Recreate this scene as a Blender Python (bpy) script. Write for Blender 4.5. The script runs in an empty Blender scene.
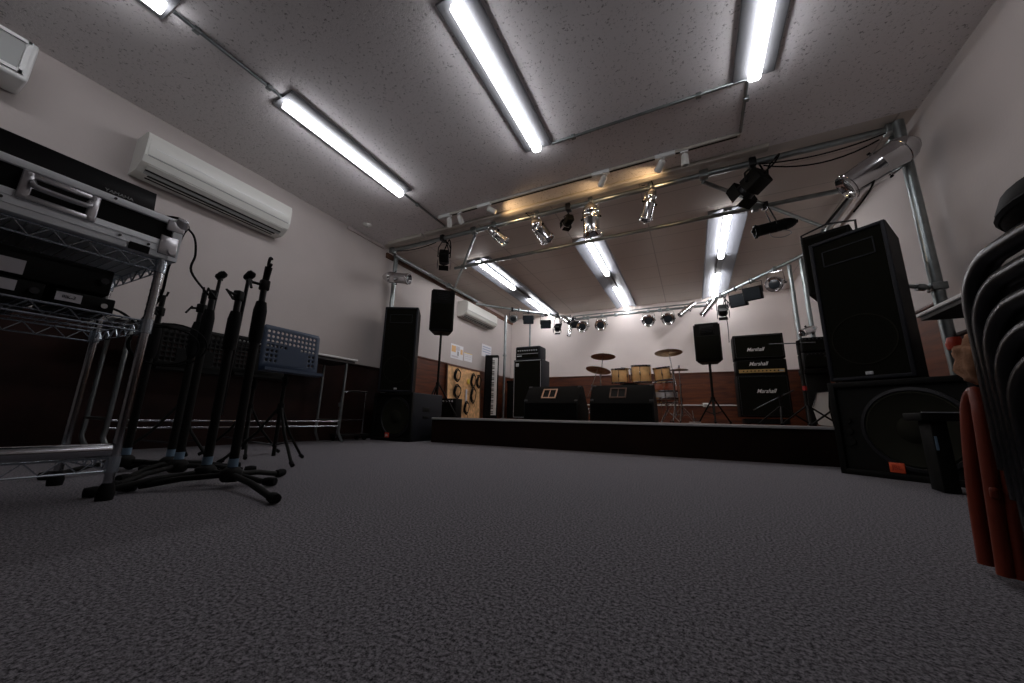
import bpy, bmesh, math, random
from mathutils import Vector, Matrix, Euler
random.seed(7)
S = bpy.context.scene
COL = S.collection
PI = math.pi
# ------------------------------------------------------------ camera, world, exposure
cam = bpy.data.cameras.new('camera'); co = bpy.data.objects.new('camera', cam); COL.objects.link(co)
cam.sensor_fit = 'HORIZONTAL'; cam.sensor_width = 36.0; cam.lens = 36.0*358.94/1024; cam.clip_start = 0.02
rot = Matrix.Rotation(0.462331, 4, 'Z') @ Matrix.Rotation(PI/2+0.211254, 4, 'X') @ Matrix.Rotation(0.02288, 4, 'Z')
co.matrix_world = Matrix.Translation((0, 0, 0.275)) @ rot
S.camera = co
w = bpy.data.worlds.new('world'); S.world = w; w.use_nodes = True
w.node_tree.nodes['Background'].inputs[0].default_value = (0.5, 0.55, 0.65, 1)
w.node_tree.nodes['Background'].inputs[1].default_value = 0.0
S.view_settings.view_transform = 'Standard'; S.view_settings.look = 'None'
S.view_settings.exposure = 0.0; S.view_settings.gamma = 1.0
S.view_settings.use_curve_mapping = False
TUBE = 13.5       # emission of the fluorescent diffusers
STAGE_TUBE = 31.0
LX, RX, BY, FY, CH, SY, SH = -3.60, 1.62, 7.20, -3.0, 2.525, 3.30, 0.268

# ------------------------------------------------------------ materials
def mat(name, col, rough=0.5, metal=0.0, spec=0.5, noise=0, nscale=20, bump=0, bscale=200, coat=0, emit=None, estr=0, alpha=1, trans=0):
    m = bpy.data.materials.new(name); m.use_nodes = True; nt = m.node_tree
    b = nt.nodes['Principled BSDF']
    b.inputs['Base Color'].default_value = (*col, 1); b.inputs['Roughness'].default_value = rough
    b.inputs['Metallic'].default_value = metal; b.inputs['Specular IOR Level'].default_value = spec
    b.inputs['Coat Weight'].default_value = coat; b.inputs['Transmission Weight'].default_value = trans
    if emit: b.inputs['Emission Color'].default_value = (*emit, 1); b.inputs['Emission Strength'].default_value = estr
    if noise or bump: tc = nt.nodes.new('ShaderNodeTexCoord')
    if noise:
        n = nt.nodes.new('ShaderNodeTexNoise'); n.inputs['Scale'].default_value = nscale; n.inputs['Detail'].default_value = 6
        nt.links.new(tc.outputs['Object'], n.inputs['Vector'])
        r = nt.nodes.new('ShaderNodeValToRGB'); r.color_ramp.elements[0].position = .3; r.color_ramp.elements[1].position = .7
        r.color_ramp.elements[0].color = (*[c*(1-noise) for c in col], 1); r.color_ramp.elements[1].color = (*[min(1, c*(1+noise)) for c in col], 1)
        nt.links.new(n.outputs['Fac'], r.inputs['Fac']); nt.links.new(r.outputs['Color'], b.inputs['Base Color'])
    if bump:
        n2 = nt.nodes.new('ShaderNodeTexNoise'); n2.inputs['Scale'].default_value = bscale; n2.inputs['Detail'].default_value = 3
        nt.links.new(tc.outputs['Object'], n2.inputs['Vector'])
        bp = nt.nodes.new('ShaderNodeBump'); bp.inputs['Strength'].default_value = bump; bp.inputs['Distance'].default_value = .01
        nt.links.new(n2.outputs['Fac'], bp.inputs['Height']); nt.links.new(bp.outputs['Normal'], b.inputs['Normal'])
    return m

M = {}
M['wall'] = mat('wall_paint', (.455, .412, .392), .85, bump=.08, bscale=60, noise=.03, nscale=3)
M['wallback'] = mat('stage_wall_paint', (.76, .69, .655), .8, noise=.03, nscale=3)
M['black'] = mat('black_paint', (.005, .005, .004), .6, spec=.15)
M['blackgloss'] = mat('black_gloss', (.004, .004, .005), .3, spec=.25, coat=.08)
M['cloth'] = mat('black_grille_cloth', (.0055, .0055, .0035), .95, spec=.08)
M['foam'] = mat('black_foam', (.003, .003, .003), .95, spec=.08)
M['cone'] = mat('speaker_cone', (.012, .012, .007), .8, spec=.15)
M['vinyl'] = mat('black_vinyl', (.0045, .0045, .004), .6, spec=.12)
M['chrome'] = mat('chrome', (.48, .49, .51), .16, 1.0)
M['case_alu'] = mat('case_aluminium', (.78, .81, .83), .4, .05)
M['wire'] = mat('bright_wire', (.50, .56, .62), .22, .85)
M['plate'] = mat('chrome_plate', (.60, .60, .62), .25, .7)
M['steel'] = mat('galvanised_steel', (.27, .30, .30), .36, 1.0, noise=.15, nscale=12)
M['alu'] = mat('brushed_aluminium', (.42, .43, .44), .45, .15)
M['cansilver'] = mat('polished_can', (.60, .60, .61), .13, 1.0)
M['white'] = mat('white_plastic', (.68, .69, .68), .4)
M['ivory'] = mat('ivory_plastic', (.62, .62, .58), .4)
M['ivorydark'] = mat('louvre_grey', (.30, .31, .30), .5)
M['housing'] = mat('white_enamel', (.20, .205, .215), .55, spec=.15)
M['reflector'] = mat('lamp_reflector', (.19, .20, .225), .45, spec=.25)
M['tube'] = mat('tube_front', (1, 1, 1), .5, emit=(.96, .95, 1.0), estr=TUBE)
M['tubes'] = mat('tube_stage', (1, 1, 1), .5, emit=(.97, .95, .98), estr=STAGE_TUBE)
M['warmglow'] = mat('warm_bulb', (1, .8, .5), .5, emit=(1, .62, .28), estr=14)
M['woodfloor'] = mat('stage_floor_boards', (.12, .055, .035), .5, noise=.3, nscale=6)
M['riser'] = mat('stage_riser_paint', (.010, .0045, .003), .8, spec=.1, noise=.5, nscale=2)
M['nosing'] = mat('nosing_aluminium', (.50, .49, .48), .45, .2)
M['blue'] = mat('blue_enamel', (.028, .050, .092), .5)
M['tabletop'] = mat('table_laminate', (.62, .62, .60), .45)
M['tableunder'] = mat('table_underside', (.035, .03, .028), .7)
M['rubber'] = mat('rubber', (.005, .005, .005), .8, spec=.15)
M['bluetape'] = mat('blue_grey_tape', (.14, .22, .30), .5)
M['orange'] = mat('orange_lacquer', (.17, .024, .008), .5, spec=.3, noise=.15, nscale=8)
M['redcap'] = mat('red_orange_plastic', (.5, .05, .02), .4)
M['tan'] = mat('tan_cloth', (.32, .16, .085), .95, bump=.5, bscale=40, noise=.3, nscale=25)
M['badge'] = mat('orange_badge', (.72, .09, .025), .5)
M['badgered'] = mat('red_badge', (.6, .06, .03), .5)
M['ink'] = mat('dark_ink', (.03, .03, .035), .6)
M['lettering'] = mat('white_lettering', (.78, .76, .74), .4)
M['gold'] = mat('gold_panel', (.62, .42, .16), .35, .6)
M['drumwood'] = mat('amber_drum_shell', (.80, .50, .22), .25, coat=.5, noise=.22, nscale=9)
M['reddrum'] = mat('red_brown_shell', (.22, .06, .03), .3, coat=.5)
M['skin'] = mat('drum_head', (.66, .64, .60), .5)
M['cymbal'] = mat('bronze_cymbal', (.24, .15, .07), .3, 1.0, noise=.2, nscale=30)
M['paper'] = mat('paper', (.72, .72, .74), .8)
M['paperblue'] = mat('paper_text_blue', (.36, .42, .55), .8)
M['paperorange'] = mat('paper_print_orange', (.72, .45, .20), .8)
M['yellow'] = mat('yellow_tag', (.75, .55, .08), .6)
M['lens'] = mat('lamp_lens', (.02, .025, .03), .25, spec=.4)
M['greylabel'] = mat('pale_label', (.52, .50, .52), .5)
M['copper'] = mat('copper_frame', (.75, .48, .34), .4, .3)
M['brownwood'] = mat('brown_wood_trim', (.10, .045, .025), .6, noise=.3, nscale=15)
M['redplastic'] = mat('red_clutch', (.35, .02, .02), .4)
M['whitekey'] = mat('white_key', (.78, .78, .76), .3)
M['darkmetal'] = mat('dark_metal', (.03, .03, .032), .4, .7)
M['battencream'] = mat('cream_batten', (.46, .43, .38), .6)
M['offgrey'] = mat('grey_speaker_side', (.011, .012, .016), .6, spec=.2)

def wood_wall():
    m = mat('mahogany_panel', (.10, .03, .012), .42); nt = m.node_tree; b = nt.nodes['Principled BSDF']
    tc = nt.nodes.new('ShaderNodeTexCoord'); mp = nt.nodes.new('ShaderNodeMapping'); mp.inputs['Scale'].default_value = (1.5, 1.5, 14)
    n = nt.nodes.new('ShaderNodeTexNoise'); n.inputs['Scale'].default_value = 1.6; n.inputs['Detail'].default_value = 8; n.inputs['Distortion'].default_value = .6
    r = nt.nodes.new('ShaderNodeValToRGB'); r.color_ramp.elements[0].position = .3; r.color_ramp.elements[1].position = .75
    r.color_ramp.elements[0].color = (.040, .009, .004, 1); r.color_ramp.elements[1].color = (.15, .040, .011, 1)
    nt.links.new(tc.outputs['Object'], mp.inputs['Vector']); nt.links.new(mp.outputs['Vector'], n.inputs['Vector'])
    nt.links.new(n.outputs['Fac'], r.inputs['Fac']); nt.links.new(r.outputs['Color'], b.inputs['Base Color'])
    return m
M['mahogany'] = wood_wall()
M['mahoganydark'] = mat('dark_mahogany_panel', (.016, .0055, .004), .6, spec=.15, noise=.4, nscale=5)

def carpet():
    m = mat('grey_carpet', (.08, .08, .085), .97, spec=.15); nt = m.node_tree; b = nt.nodes['Principled BSDF']
    tc = nt.nodes.new('ShaderNodeTexCoord')
    n = nt.nodes.new('ShaderNodeTexNoise'); n.inputs['Scale'].default_value = 420; n.inputs['Detail'].default_value = 4; n.inputs['Roughness'].default_value = .75
    n2 = nt.nodes.new('ShaderNodeTexNoise'); n2.inputs['Scale'].default_value = 170; n2.inputs['Detail'].default_value = 3
    mx = nt.nodes.new('ShaderNodeMath'); mx.operation = 'MULTIPLY_ADD'; mx.inputs[1].default_value = .45
    md = nt.nodes.new('ShaderNodeMath'); md.operation = 'MULTIPLY'; md.inputs[1].default_value = .55
    r = nt.nodes.new('ShaderNodeValToRGB'); e = r.color_ramp.elements
    e[0].position = .41; e[0].color = (.022, .021, .023, 1); e[1].position = .60; e[1].color = (.285, .27, .288, 1)
    for q in (n, n2): nt.links.new(tc.outputs['Object'], q.inputs['Vector'])
    nt.links.new(n.outputs['Fac'], md.inputs[0]); nt.links.new(n2.outputs['Fac'], mx.inputs[0]); nt.links.new(md.outputs[0], mx.inputs[2])
    nt.links.new(mx.outputs[0], r.inputs['Fac']); nt.links.new(r.outputs['Color'], b.inputs['Base Color'])
    bp = nt.nodes.new('ShaderNodeBump'); bp.inputs['Strength'].default_value = .35; bp.inputs['Distance'].default_value = .003
    nt.links.new(n.outputs['Fac'], bp.inputs['Height']); nt.links.new(bp.outputs['Normal'], b.inputs['Normal'])
    return m
M['carpet'] = carpet()

def acoustic():     # rockwool ceiling board: small dark fissures
    m = mat('acoustic_ceiling_board', (.42, .405, .40), .9); nt = m.node_tree; b = nt.nodes['Principled BSDF']
    tc = nt.nodes.new('ShaderNodeTexCoord')
    n = nt.nodes.new('ShaderNodeTexNoise'); n.inputs['Scale'].default_value = 62; n.inputs['Detail'].default_value = 5; n.inputs['Roughness'].default_value = .62
    r = nt.nodes.new('ShaderNodeValToRGB'); e = r.color_ramp.elements
    e[0].position = .31; e[0].color = (.28, .265, .26, 1); e[1].position = .42; e[1].color = (.76, .73, .73, 1)
    nt.links.new(tc.outputs['Object'], n.inputs['Vector']); nt.links.new(n.outputs['Fac'], r.inputs['Fac'])
    nt.links.new(r.outputs['Color'], b.inputs['Base Color'])
    bp = nt.nodes.new('ShaderNodeBump'); bp.inputs['Strength'].default_value = .35; bp.inputs['Distance'].default_value = .01
    nt.links.new(n.outputs['Fac'], bp.inputs['Height']); nt.links.new(bp.outputs['Normal'], b.inputs['Normal'])
    return m
M['acoustic'] = acoustic()

def panelled():     # stage ceiling boards: dark joint lines every 0.91 m across, 0.455 m along
    m = mat('stage_ceiling_board', (.60, .54, .49), .75); nt = m.node_tree; b = nt.nodes['Principled BSDF']
    tc = nt.nodes.new('ShaderNodeTexCoord'); sx = nt.nodes.new('ShaderNodeSeparateXYZ'); nt.links.new(tc.outputs['Object'], sx.inputs[0])
    def line(out, period, off, wdt):
        a = nt.nodes.new('ShaderNodeMath'); a.operation = 'ADD'; a.inputs[1].default_value = off; nt.links.new(sx.outputs[out], a.inputs[0])
        p = nt.nodes.new('ShaderNodeMath'); p.operation = 'PINGPONG'; p.inputs[1].default_value = period/2; nt.links.new(a.outputs[0], p.inputs[0])
        c = nt.nodes.new('ShaderNodeMath'); c.operation = 'LESS_THAN'; c.inputs[1].default_value = wdt; nt.links.new(p.outputs[0], c.inputs[0]); return c
    l1 = line('X', .91, .30+.0, .007); l2 = line('Y', .455, .1, .005)
    mx = nt.nodes.new('ShaderNodeMath'); mx.operation = 'MAXIMUM'; nt.links.new(l1.outputs[0], mx.inputs[0]); nt.links.new(l2.outputs[0], mx.inputs[1])
    c = nt.nodes.new('ShaderNodeMix'); c.data_type = 'RGBA'; c.inputs[6].default_value = (.60, .54, .49, 1); c.inputs[7].default_value = (.42, .375, .34, 1)
    nt.links.new(mx.outputs[0], c.inputs[0]); nt.links.new(c.outputs[2], b.inputs['Base Color'])
    return m
M['panelled'] = panelled()

# ------------------------------------------------------------ mesh helpers
def frame(p0, p1):
    d = (Vector(p1)-Vector(p0)); L = d.length; q = d.to_track_quat('Z', 'Y'); return Matrix.Translation(Vector(p0)) @ q.to_matrix().to_4x4(), L
class G:
    def __init__(s): s.bm = bmesh.new(); s.mi = 0
    def _tag(s, n0):
        s.bm.faces.ensure_lookup_table()
        for f in s.bm.faces[n0:]: f.material_index = s.mi
    def box(s, c, d, r=(0, 0, 0), bev=0, mtx=None):
        n0 = len(s.bm.faces); X = Matrix.Translation(c) @ Euler(r).to_matrix().to_4x4() @ Matrix.Diagonal((*d, 1))
        if mtx is not None: X = mtx @ X
        v = bmesh.ops.create_cube(s.bm, size=1, matrix=X)['verts']
        if bev:
            ed = list({e for q in v for e in q.link_edges})
            bmesh.ops.bevel(s.bm, geom=ed, offset=bev, segments=2, affect='EDGES', profile=.5)
            s._tag(n0 if n0 == 0 else max(0, n0-1))
        s._tag(n0); return s
    def cyl(s, p0, p1, r, r2=None, n=16, cap=True):
        n0 = len(s.bm.faces); T, L = frame(p0, p1)
        bmesh.ops.create_cone(s.bm, cap_ends=cap, segments=n, radius1=r, radius2=r if r2 is None else r2, depth=L, matrix=T @ Matrix.Translation((0, 0, L/2)))
        s._tag(n0); return s
    def lathe(s, prof, T=Matrix.Identity(4), n=24):
        n0 = len(s.bm.faces); rings = []
        for r, z in prof:
            if r < 1e-5: rings.append([s.bm.verts.new(T @ Vector((0, 0, z)))])
            else: rings.append([s.bm.verts.new(T @ Vector((r*math.cos(2*PI*k/n), r*math.sin(2*PI*k/n), z))) for k in range(n)])
        for a, b in zip(rings, rings[1:]):
            for k in range(n):
                j = (k+1) % n
                if len(a) == 1 and len(b) == 1: continue
                if len(a) == 1: s.bm.faces.new((a[0], b[j], b[k]))
                elif len(b) == 1: s.bm.faces.new((a[k], a[j], b[0]))
                else: s.bm.faces.new((a[k], a[j], b[j], b[k]))
        s._tag(n0); return s
    def tube(s, pts, r, n=8, closed=False):
        n0 = len(s.bm.faces); P = [Vector(p) for p in pts]; rings = []; N = len(P); up = None
        for i, p in enumerate(P):
            a = P[i-1] if (i or closed) else P[0]; b = P[(i+1) % N] if (i < N-1 or closed) else P[-1]
            t = (b-a).normalized()
            if up is None: up = t.orthogonal().normalized()
            up = (up - t*up.dot(t)).normalized(); sd = t.cross(up)
            rings.append([s.bm.verts.new(p + (up*math.cos(2*PI*k/n)+sd*math.sin(2*PI*k/n))*r) for k in range(n)])
        prs = list(zip(rings, rings[1:])) + ([(rings[-1], rings[0])] if closed else [])
        for a, b in prs:
            for k in range(n): s.bm.faces.new((a[k], a[(k+1) % n], b[(k+1) % n], b[k]))
        if not closed: s.bm.faces.new(rings[0][::-1]); s.bm.faces.new(rings[-1])
        s._tag(n0); return s
    def prism(s, poly, x0, x1, T=Matrix.Identity(4)):   # poly in (y, z), extruded along x
        n0 = len(s.bm.faces)
        a = [s.bm.verts.new(T @ Vector((x0, y, z))) for y, z in poly]; b = [s.bm.verts.new(T @ Vector((x1, y, z))) for y, z in poly]
        s.bm.faces.new(a[::-1]); s.bm.faces.new(b); n = len(a)
        for k in range(n): s.bm.faces.new((a[k], a[(k+1) % n], b[(k+1) % n], b[k]))
        s._tag(n0); return s
    def poly(s, pts):
        n0 = len(s.bm.faces); s.bm.faces.new([s.bm.verts.new(p) for p in pts]); s._tag(n0); return s
    def out(s, name, mats, parent=None, sharp=48):
        bmesh.ops.recalc_face_normals(s.bm, faces=s.bm.faces)
        me = bpy.data.meshes.new(name); s.bm.to_mesh(me); s.bm.free()
        for k in (mats if isinstance(mats, (list, tuple)) else [mats]): me.materials.append(M[k])
        for p in me.polygons: p.use_smooth = True
        me.set_sharp_from_angle(angle=math.radians(sharp))
        o = bpy.data.objects.new(name, me); COL.objects.link(o)
        if parent: o.parent = parent
        return o
def g(): return G()
def smooth(pts, k=4):
    P = [Vector(p) for p in pts]; out = []
    for i in range(len(P)-1):
        a = P[max(i-1, 0)]; b = P[i]; c = P[i+1]; d = P[min(i+2, len(P)-1)]
        for j in range(k):
            t = j/k; out.append(.5*((2*b)+(c-a)*t+(2*a-5*b+4*c-d)*t*t+(3*b-a-3*c+d)*t**3))
    return out + [P[-1]]
def arc(c, r, a0, a1, n, ax='xz'):
    o = []
    for i in range(n+1):
        t = a0+(a1-a0)*i/n; u, v = r*math.cos(t), r*math.sin(t)
        o.append(Vector(c)+(Vector((u, 0, v)) if ax == 'xz' else Vector((0, u, v)) if ax == 'yz' else Vector((u, v, 0))))
    return o
def tag(o, label, cat, group=None, kind=None):
    o['label'] = label; o['category'] = cat
    if group: o['group'] = group
    if kind: o['kind'] = kind
    return o
def thing(name, label, cat, loc=(0, 0, 0), rz=0, group=None, r=None):
    o = bpy.data.objects.new(name, None); COL.objects.link(o); o.empty_display_size = .1
    o.location = loc; o.rotation_euler = r if r else (0, 0, rz); return tag(o, label, cat, group)
def struct(o): o['kind'] = 'structure'; return o
def dup(root, loc, rz=None, label=None):
    def cp(o, par):
        c = o.copy(); COL.objects.link(c); c.parent = par
        for ch in list(o.children): cp(ch, c)
        return c
    c = cp(root, None); c.location = loc
    if rz is not None: c.rotation_euler = (0, 0, rz)
    if label: c['label'] = label
    return c
def text(name, body, size, loc, rotm, m, parent, shear=0, ext=.001, sx=1, bold=0):
    cu = bpy.data.curves.new(name, 'FONT'); cu.body = body; cu.size = size; cu.shear = shear; cu.extrude = ext
    cu.align_x = 'CENTER'; cu.align_y = 'CENTER'; cu.offset = bold
    t = bpy.data.objects.new('tmp', cu); COL.objects.link(t); bpy.context.view_layer.update()
    me = bpy.data.meshes.new_from_object(t.evaluated_get(bpy.context.evaluated_depsgraph_get()))
    bpy.data.objects.remove(t); me.name = name
    me.transform(Matrix.Translation(loc) @ rotm.to_4x4() @ Matrix.Diagonal((sx, 1, 1, 1)))
    me.materials.clear(); me.materials.append(M[m])
    o = bpy.data.objects.new(name, me); COL.objects.link(o); o.parent = parent; return o
FRONT = Matrix.Rotation(PI/2, 3, 'X')                 # text facing -Y
FACEX = Matrix.Rotation(PI/2, 3, 'Z') @ FRONT         # text facing +X

# ------------------------------------------------------------ the room
struct(g().box(((LX+RX)/2, (FY+BY)/2, -.05), (RX-LX+.4, BY-FY+.4, .1)).out('floor', 'carpet'))
struct(g().box(((LX+RX)/2, (FY+3.22)/2, CH+.05), (RX-LX+.4, 3.22-FY, .1)).out('ceiling', 'acoustic'))
struct(g().box(((LX+RX)/2, (3.22+BY+.1)/2, CH+.05), (RX-LX+.4, BY-3.22+.1, .1)).out('ceiling_stage', 'panelled'))
struct(g().box((LX-.05, (FY+BY)/2, CH/2), (.1, BY-FY, CH)).out('wall_left', 'wall'))
struct(g().box((RX+.05, (FY+BY)/2, CH/2), (.1, BY-FY, CH)).out('wall_right', 'wall'))
struct(g().box(((LX+RX)/2, BY+.05, CH/2), (RX-LX+.2, .1, CH)).out('wall_back', 'wallback'))
struct(g().box(((LX+RX)/2, FY-.05, CH/2), (RX-LX+.2, .1, CH)).out('wall_front', 'wall'))
# wainscot boards with a cap moulding
def wains(name, axis, a0, a1, z0, z1, m):
    q = g()
    if axis == 'L': q.box((LX+.006, (a0+a1)/2, (z0+z1)/2), (.012, a1-a0, z1-z0)); q.box((LX+.012, (a0+a1)/2, z1+.012), (.024, a1-a0, .024), bev=.004)
    if axis == 'R': q.box((RX-.006, (a0+a1)/2, (z0+z1)/2), (.012, a1-a0, z1-z0)); q.box((RX-.012, (a0+a1)/2, z1+.012), (.024, a1-a0, .024), bev=.004)
    if axis == 'B': q.box(((a0+a1)/2, BY-.006, (z0+z1)/2), (a1-a0, .012, z1-z0)); q.box(((a0+a1)/2, BY-.012, z1+.012), (a1-a0, .024, .024), bev=.004)
    struct(q.out(name, m))
wains('trim_1', 'L', FY, SY+.42, 0, .85, 'mahoganydark')
wains('trim_2', 'L', SY+.42, BY, SH, 1.13, 'mahogany')
wains('trim_3', 'R', FY, SY+.2, 0, .87, 'mahoganydark')
wains('trim_4', 'R', SY+.2, BY, SH, 1.13, 'mahogany')
wains('trim_5', 'B', LX, RX, SH, 1.13, 'mahogany')
struct(g().box((LX+.012, (SY+BY)/2, 2.42), (.024, BY-SY, .07)).out('trim_6', 'brownwood'))        # brown rail high on the left wall
struct(g().box((-1.06, 3.20, CH-.018), (3.56, .07, .036), bev=.005).out('trim_7', 'battencream'))  # cream batten over the stage front
struct(g().box((-3.16, 3.20, CH-.022), (.56, .07, .044), bev=.005).out('trim_8', 'battencream'))
struct(g().box((LX+.008, (FY+SY)/2, .035), (.016, SY-FY, .07)).out('baseboard_left', 'mahoganydark'))
struct(g().box((RX-.008, (FY+SY)/2, .035), (.016, SY-FY, .07)).out('baseboard_right', 'mahoganydark'))
struct(g().box((LX+.01, 2.96, CH-.02), (.02, .6, .04)).out('trim_9', 'wall'))
# stage: riser + deck, notched at the left for the subwoofer
q = g(); q.box(((-2.62+RX)/2, (SY+BY)/2, (SH-.02)/2), (RX+2.62, BY-SY, SH-.02)); q.box(((LX-2.62)/2, (3.72+BY)/2, (SH-.02)/2), (-2.62-LX, BY-3.72, SH-.02))
struct(q.out('stage_riser', 'riser'))
q = g(); q.box(((-2.62+RX)/2, (SY+BY)/2, SH-.01), (RX+2.62, BY-SY, .02)); q.box(((LX-2.62)/2, (3.72+BY)/2, SH-.01), (-2.62-LX, BY-3.72, .02))
struct(q.out('stage_deck', 'woodfloor'))
struct(g().box(((-2.62+RX)/2, SY-.006, SH-.010), (RX+2.62, .014, .022), bev=.003).out('stage_nosing', 'nosing'))

# ------------------------------------------------------------ ceiling lights
def batten(x, y0, label):
    t = thing('ceiling_light', label, 'light', (x, y0+.6, CH), 0, 'ceiling battens over the hall floor')
    g().prism([(-.118, 0), (.118, 0), (.118, -.014), (.112, -.018), (-.112, -.018), (-.118, -.014)], -.62, .62, Matrix.Rotation(PI/2, 4, 'Z')).out('housing', 'housing', t)
    q = g(); q.prism([(-.030, -.018), (.030, -.018), (.036, -.040), (.034, -.062), (.020, -.074), (-.020, -.074), (-.034, -.062), (-.036, -.040)], -.59, .59, Matrix.Rotation(PI/2, 4, 'Z'))
    q.out('diffuser', 'tube', t)
batten(-2.5, 1.21, 'slim white ceiling light nearest the long air conditioner, over the music stands')
batten(-1.0, 1.21, 'slim white ceiling light in the middle of the front ceiling')
batten(.52, 1.21, 'slim white ceiling light at the top right of the front ceiling')
batten(-2.5, -.66, 'white ceiling light cut by the top left edge of the photo')

def trough(x, label):
    t = thing('ceiling_light', label, 'light', (x, 5.6, CH), 0, 'long trough lights over the stage')
    R = Matrix.Rotation(PI/2, 4, 'Z')
    q = g(); q.prism([(-.19, 0), (.19, 0), (.19, -.05), (.182, -.05), (.075, -.012), (-.075, -.012), (-.182, -.05), (-.19, -.05)], -1.52, 1.52, R)
    q.out('reflector', 'reflector', t)
    q = g(); q.prism([(-.04, -.012), (.04, -.012), (.03, -.04), (-.03, -.04)], -1.52, 1.52, R); q.out('spine', 'housing', t)
    for a, b in ((-1.50, -.32), (.32, 1.50)):
        g().prism([(-.034, -.038), (.034, -.038), (.03, -.065), (.014, -.075), (-.014, -.075), (-.03, -.065)], a, b, R).out('diffuser', 'tubes', t)
trough(-2.62, 'long trough ceiling light over the left side of the stage')
trough(-1.02, 'long trough ceiling light over the middle of the stage, behind the silver lamps')
trough(.50, 'long trough ceiling light over the right side of the stage')

# conduits on the ceiling
def conduit(pts, label, m='steel', r=.011, clips=()):
    q = g(); q.tube(pts, r)
    for c in clips: q.box(c, (.035, .035, .03), bev=.004)
    tag(q.out('conduit', m), label, 'pipe', 'ceiling conduits')
conduit([(-2.5, .57, CH-.012), (-2.5, 1.19, CH-.012)], 'steel conduit on the ceiling between the two left ceiling lights', clips=[(-2.5, .68, CH-.015), (-2.5, 1.1, CH-.015)])
conduit([(-2.5, 2.46, CH-.012), (-2.5, 3.14, CH-.012)], 'steel conduit running from the left ceiling light to the stage truss', clips=[(-2.5, 2.65, CH-.015)])
conduit([(-.88, 2.43, CH-.012), (.47, 2.43, CH-.012), (.49, 2.44, CH-.012), (.50, 2.93, CH-.012)], 'steel conduit from the middle ceiling light to the right one, turning to the track', clips=[(-.7, 2.43, CH-.015), (.2, 2.43, CH-.015), (.5, 2.6, CH-.015)])

# track rail with small spotlights
t = thing('lighting_track', 'narrow ceiling track that carries the small white spotlights before the stage', 'track', (-.95, 2.96, CH))
g().box((0, 0, -.012), (2.9, .034, .024)).out('rail', 'battencream', t)
g().box((0, 0, -.0255), (2.86, .012, .003)).out('slot', 'black', t)
for x in (-1.42, -.9, .35, .9): g().box((x, 0, -.017), (.16, .042, .034), bev=.004).out('connector', 'white', t)
def tspot(x, label, lit=0, tilt=.5, rz=0):
    t = thing('track_spotlight', label, 'spotlight', (x, 2.96, CH-.027), rz, 'small white spotlights on the track')
    g().box((0, 0, -.006), (.06, .03, .014), bev=.003).out('adapter', 'white', t)
    g().cyl((0, 0, -.012), (0, 0, -.05), .006, n=8).out('stem', 'white', t)
    d = Vector((0, math.sin(tilt), -math.cos(tilt))); T = Matrix.Translation((0, 0, -.05)) @ d.to_track_quat('Z', 'Y').to_matrix().to_4x4()
    g().lathe([(0, -.025), (.02, -.022), (.028, -.01), (.03, .075), (.027, .075), (.024, .02), (0, .018)], T, 18).out('lamp_head', 'ivory', t)
    if lit:
        g().lathe([(0, .05), (.018, .05), (.018, .056), (0, .06)], T, 14).out('bulb', 'warmglow', t)
        l = bpy.data.lights.new('warm_lamp', 'SPOT'); l.energy = lit; l.color = (1, .64, .32); l.spot_size = 2.9; l.spot_blend = .9; l.shadow_soft_size = .03
        lo = bpy.data.objects.new('warm_lamp', l); COL.objects.link(lo); lo.parent = t
        lo.matrix_local = T @ Matrix.Translation((0, 0, .085)) @ Matrix.Rotation(PI, 4, 'X')
tspot(-2.30, 'leftmost small white spotlight on the track', 0, .7, .5)
tspot(-2.16, 'second small white spotlight from the left on the track', 0, .6, -.3)
tspot(-1.78, 'small lit spotlight on the track above the leftmost silver lamp', 6, 1.2, -.9)
tspot(-.57, 'small spotlight on the track right of the middle silver lamp', 3, 1.2, .7)
tspot(-.08, 'left one of the two small white spotlights at the right end of the track', 5, 1.2, .6)
tspot(.10, 'right one of the two small white spotlights at the right end of the track', 0, .2, 0)

# ceiling fittings
t = thing('smoke_detector', 'small pale round fitting on the ceiling beside the left wall', 'detector', (-3.35, 2.74, CH))
g().lathe([(.05, 0), (.05, -.012), (.035, -.028), (0, -.03)], n=20).out('cover', 'ivory', t)
g().cyl((0, 0, -.03), (0, 0, -.034), .01, n=12).out('sensor', 'ivorydark', t)

# ------------------------------------------------------------ pipe truss
BZ = 2.475
def pipe(label, pts, r=.024, name='truss_pipe', m='steel', clamps=(), grp='steel pipes of the stage lighting frame'):
    q = g()
    for a, b in zip(pts, pts[1:]): q.cyl(a, b, r, n=14)
    for p in pts[1:-1]: q.lathe([(0, -r), (r*.8, -r*.7), (r*1.02, 0), (r*.8, r*.7), (0, r)], Matrix.Translation(p), 14)
    o = q.out(name, m); tag(o, label, 'pipe', grp)
    for c in clamps:
        k = g(); k.box(c, (r*2.8, r*2.8, r*2.8), bev=.008); k.cyl((c[0]-r*2, c[1], c[2]), (c[0]+r*2, c[1], c[2]), .007, n=8); k.out('coupler', 'steel', o)
    return o
pipe('long front steel pipe across the ceiling above the stage edge', [(-3.53, 3.32, BZ), (1.54, 3.32, BZ)], .026, clamps=[(-3.5, 3.32, BZ), (1.50, 3.32, BZ), (-2.2, 3.32, BZ), (.25, 3.32, BZ)])
pipe('steel pipe along the left wall above the stage', [(-3.50, 3.36, BZ-.05), (-3.50, 5.5, BZ-.05)], clamps=[(-3.5, 4.6, BZ-.05)])
pipe('steel pipe along the right wall above the stage', [(1.52, 3.36, BZ-.05), (1.50, 5.3, BZ-.05)], clamps=[(1.5, 4.9, BZ-.05)])
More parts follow.
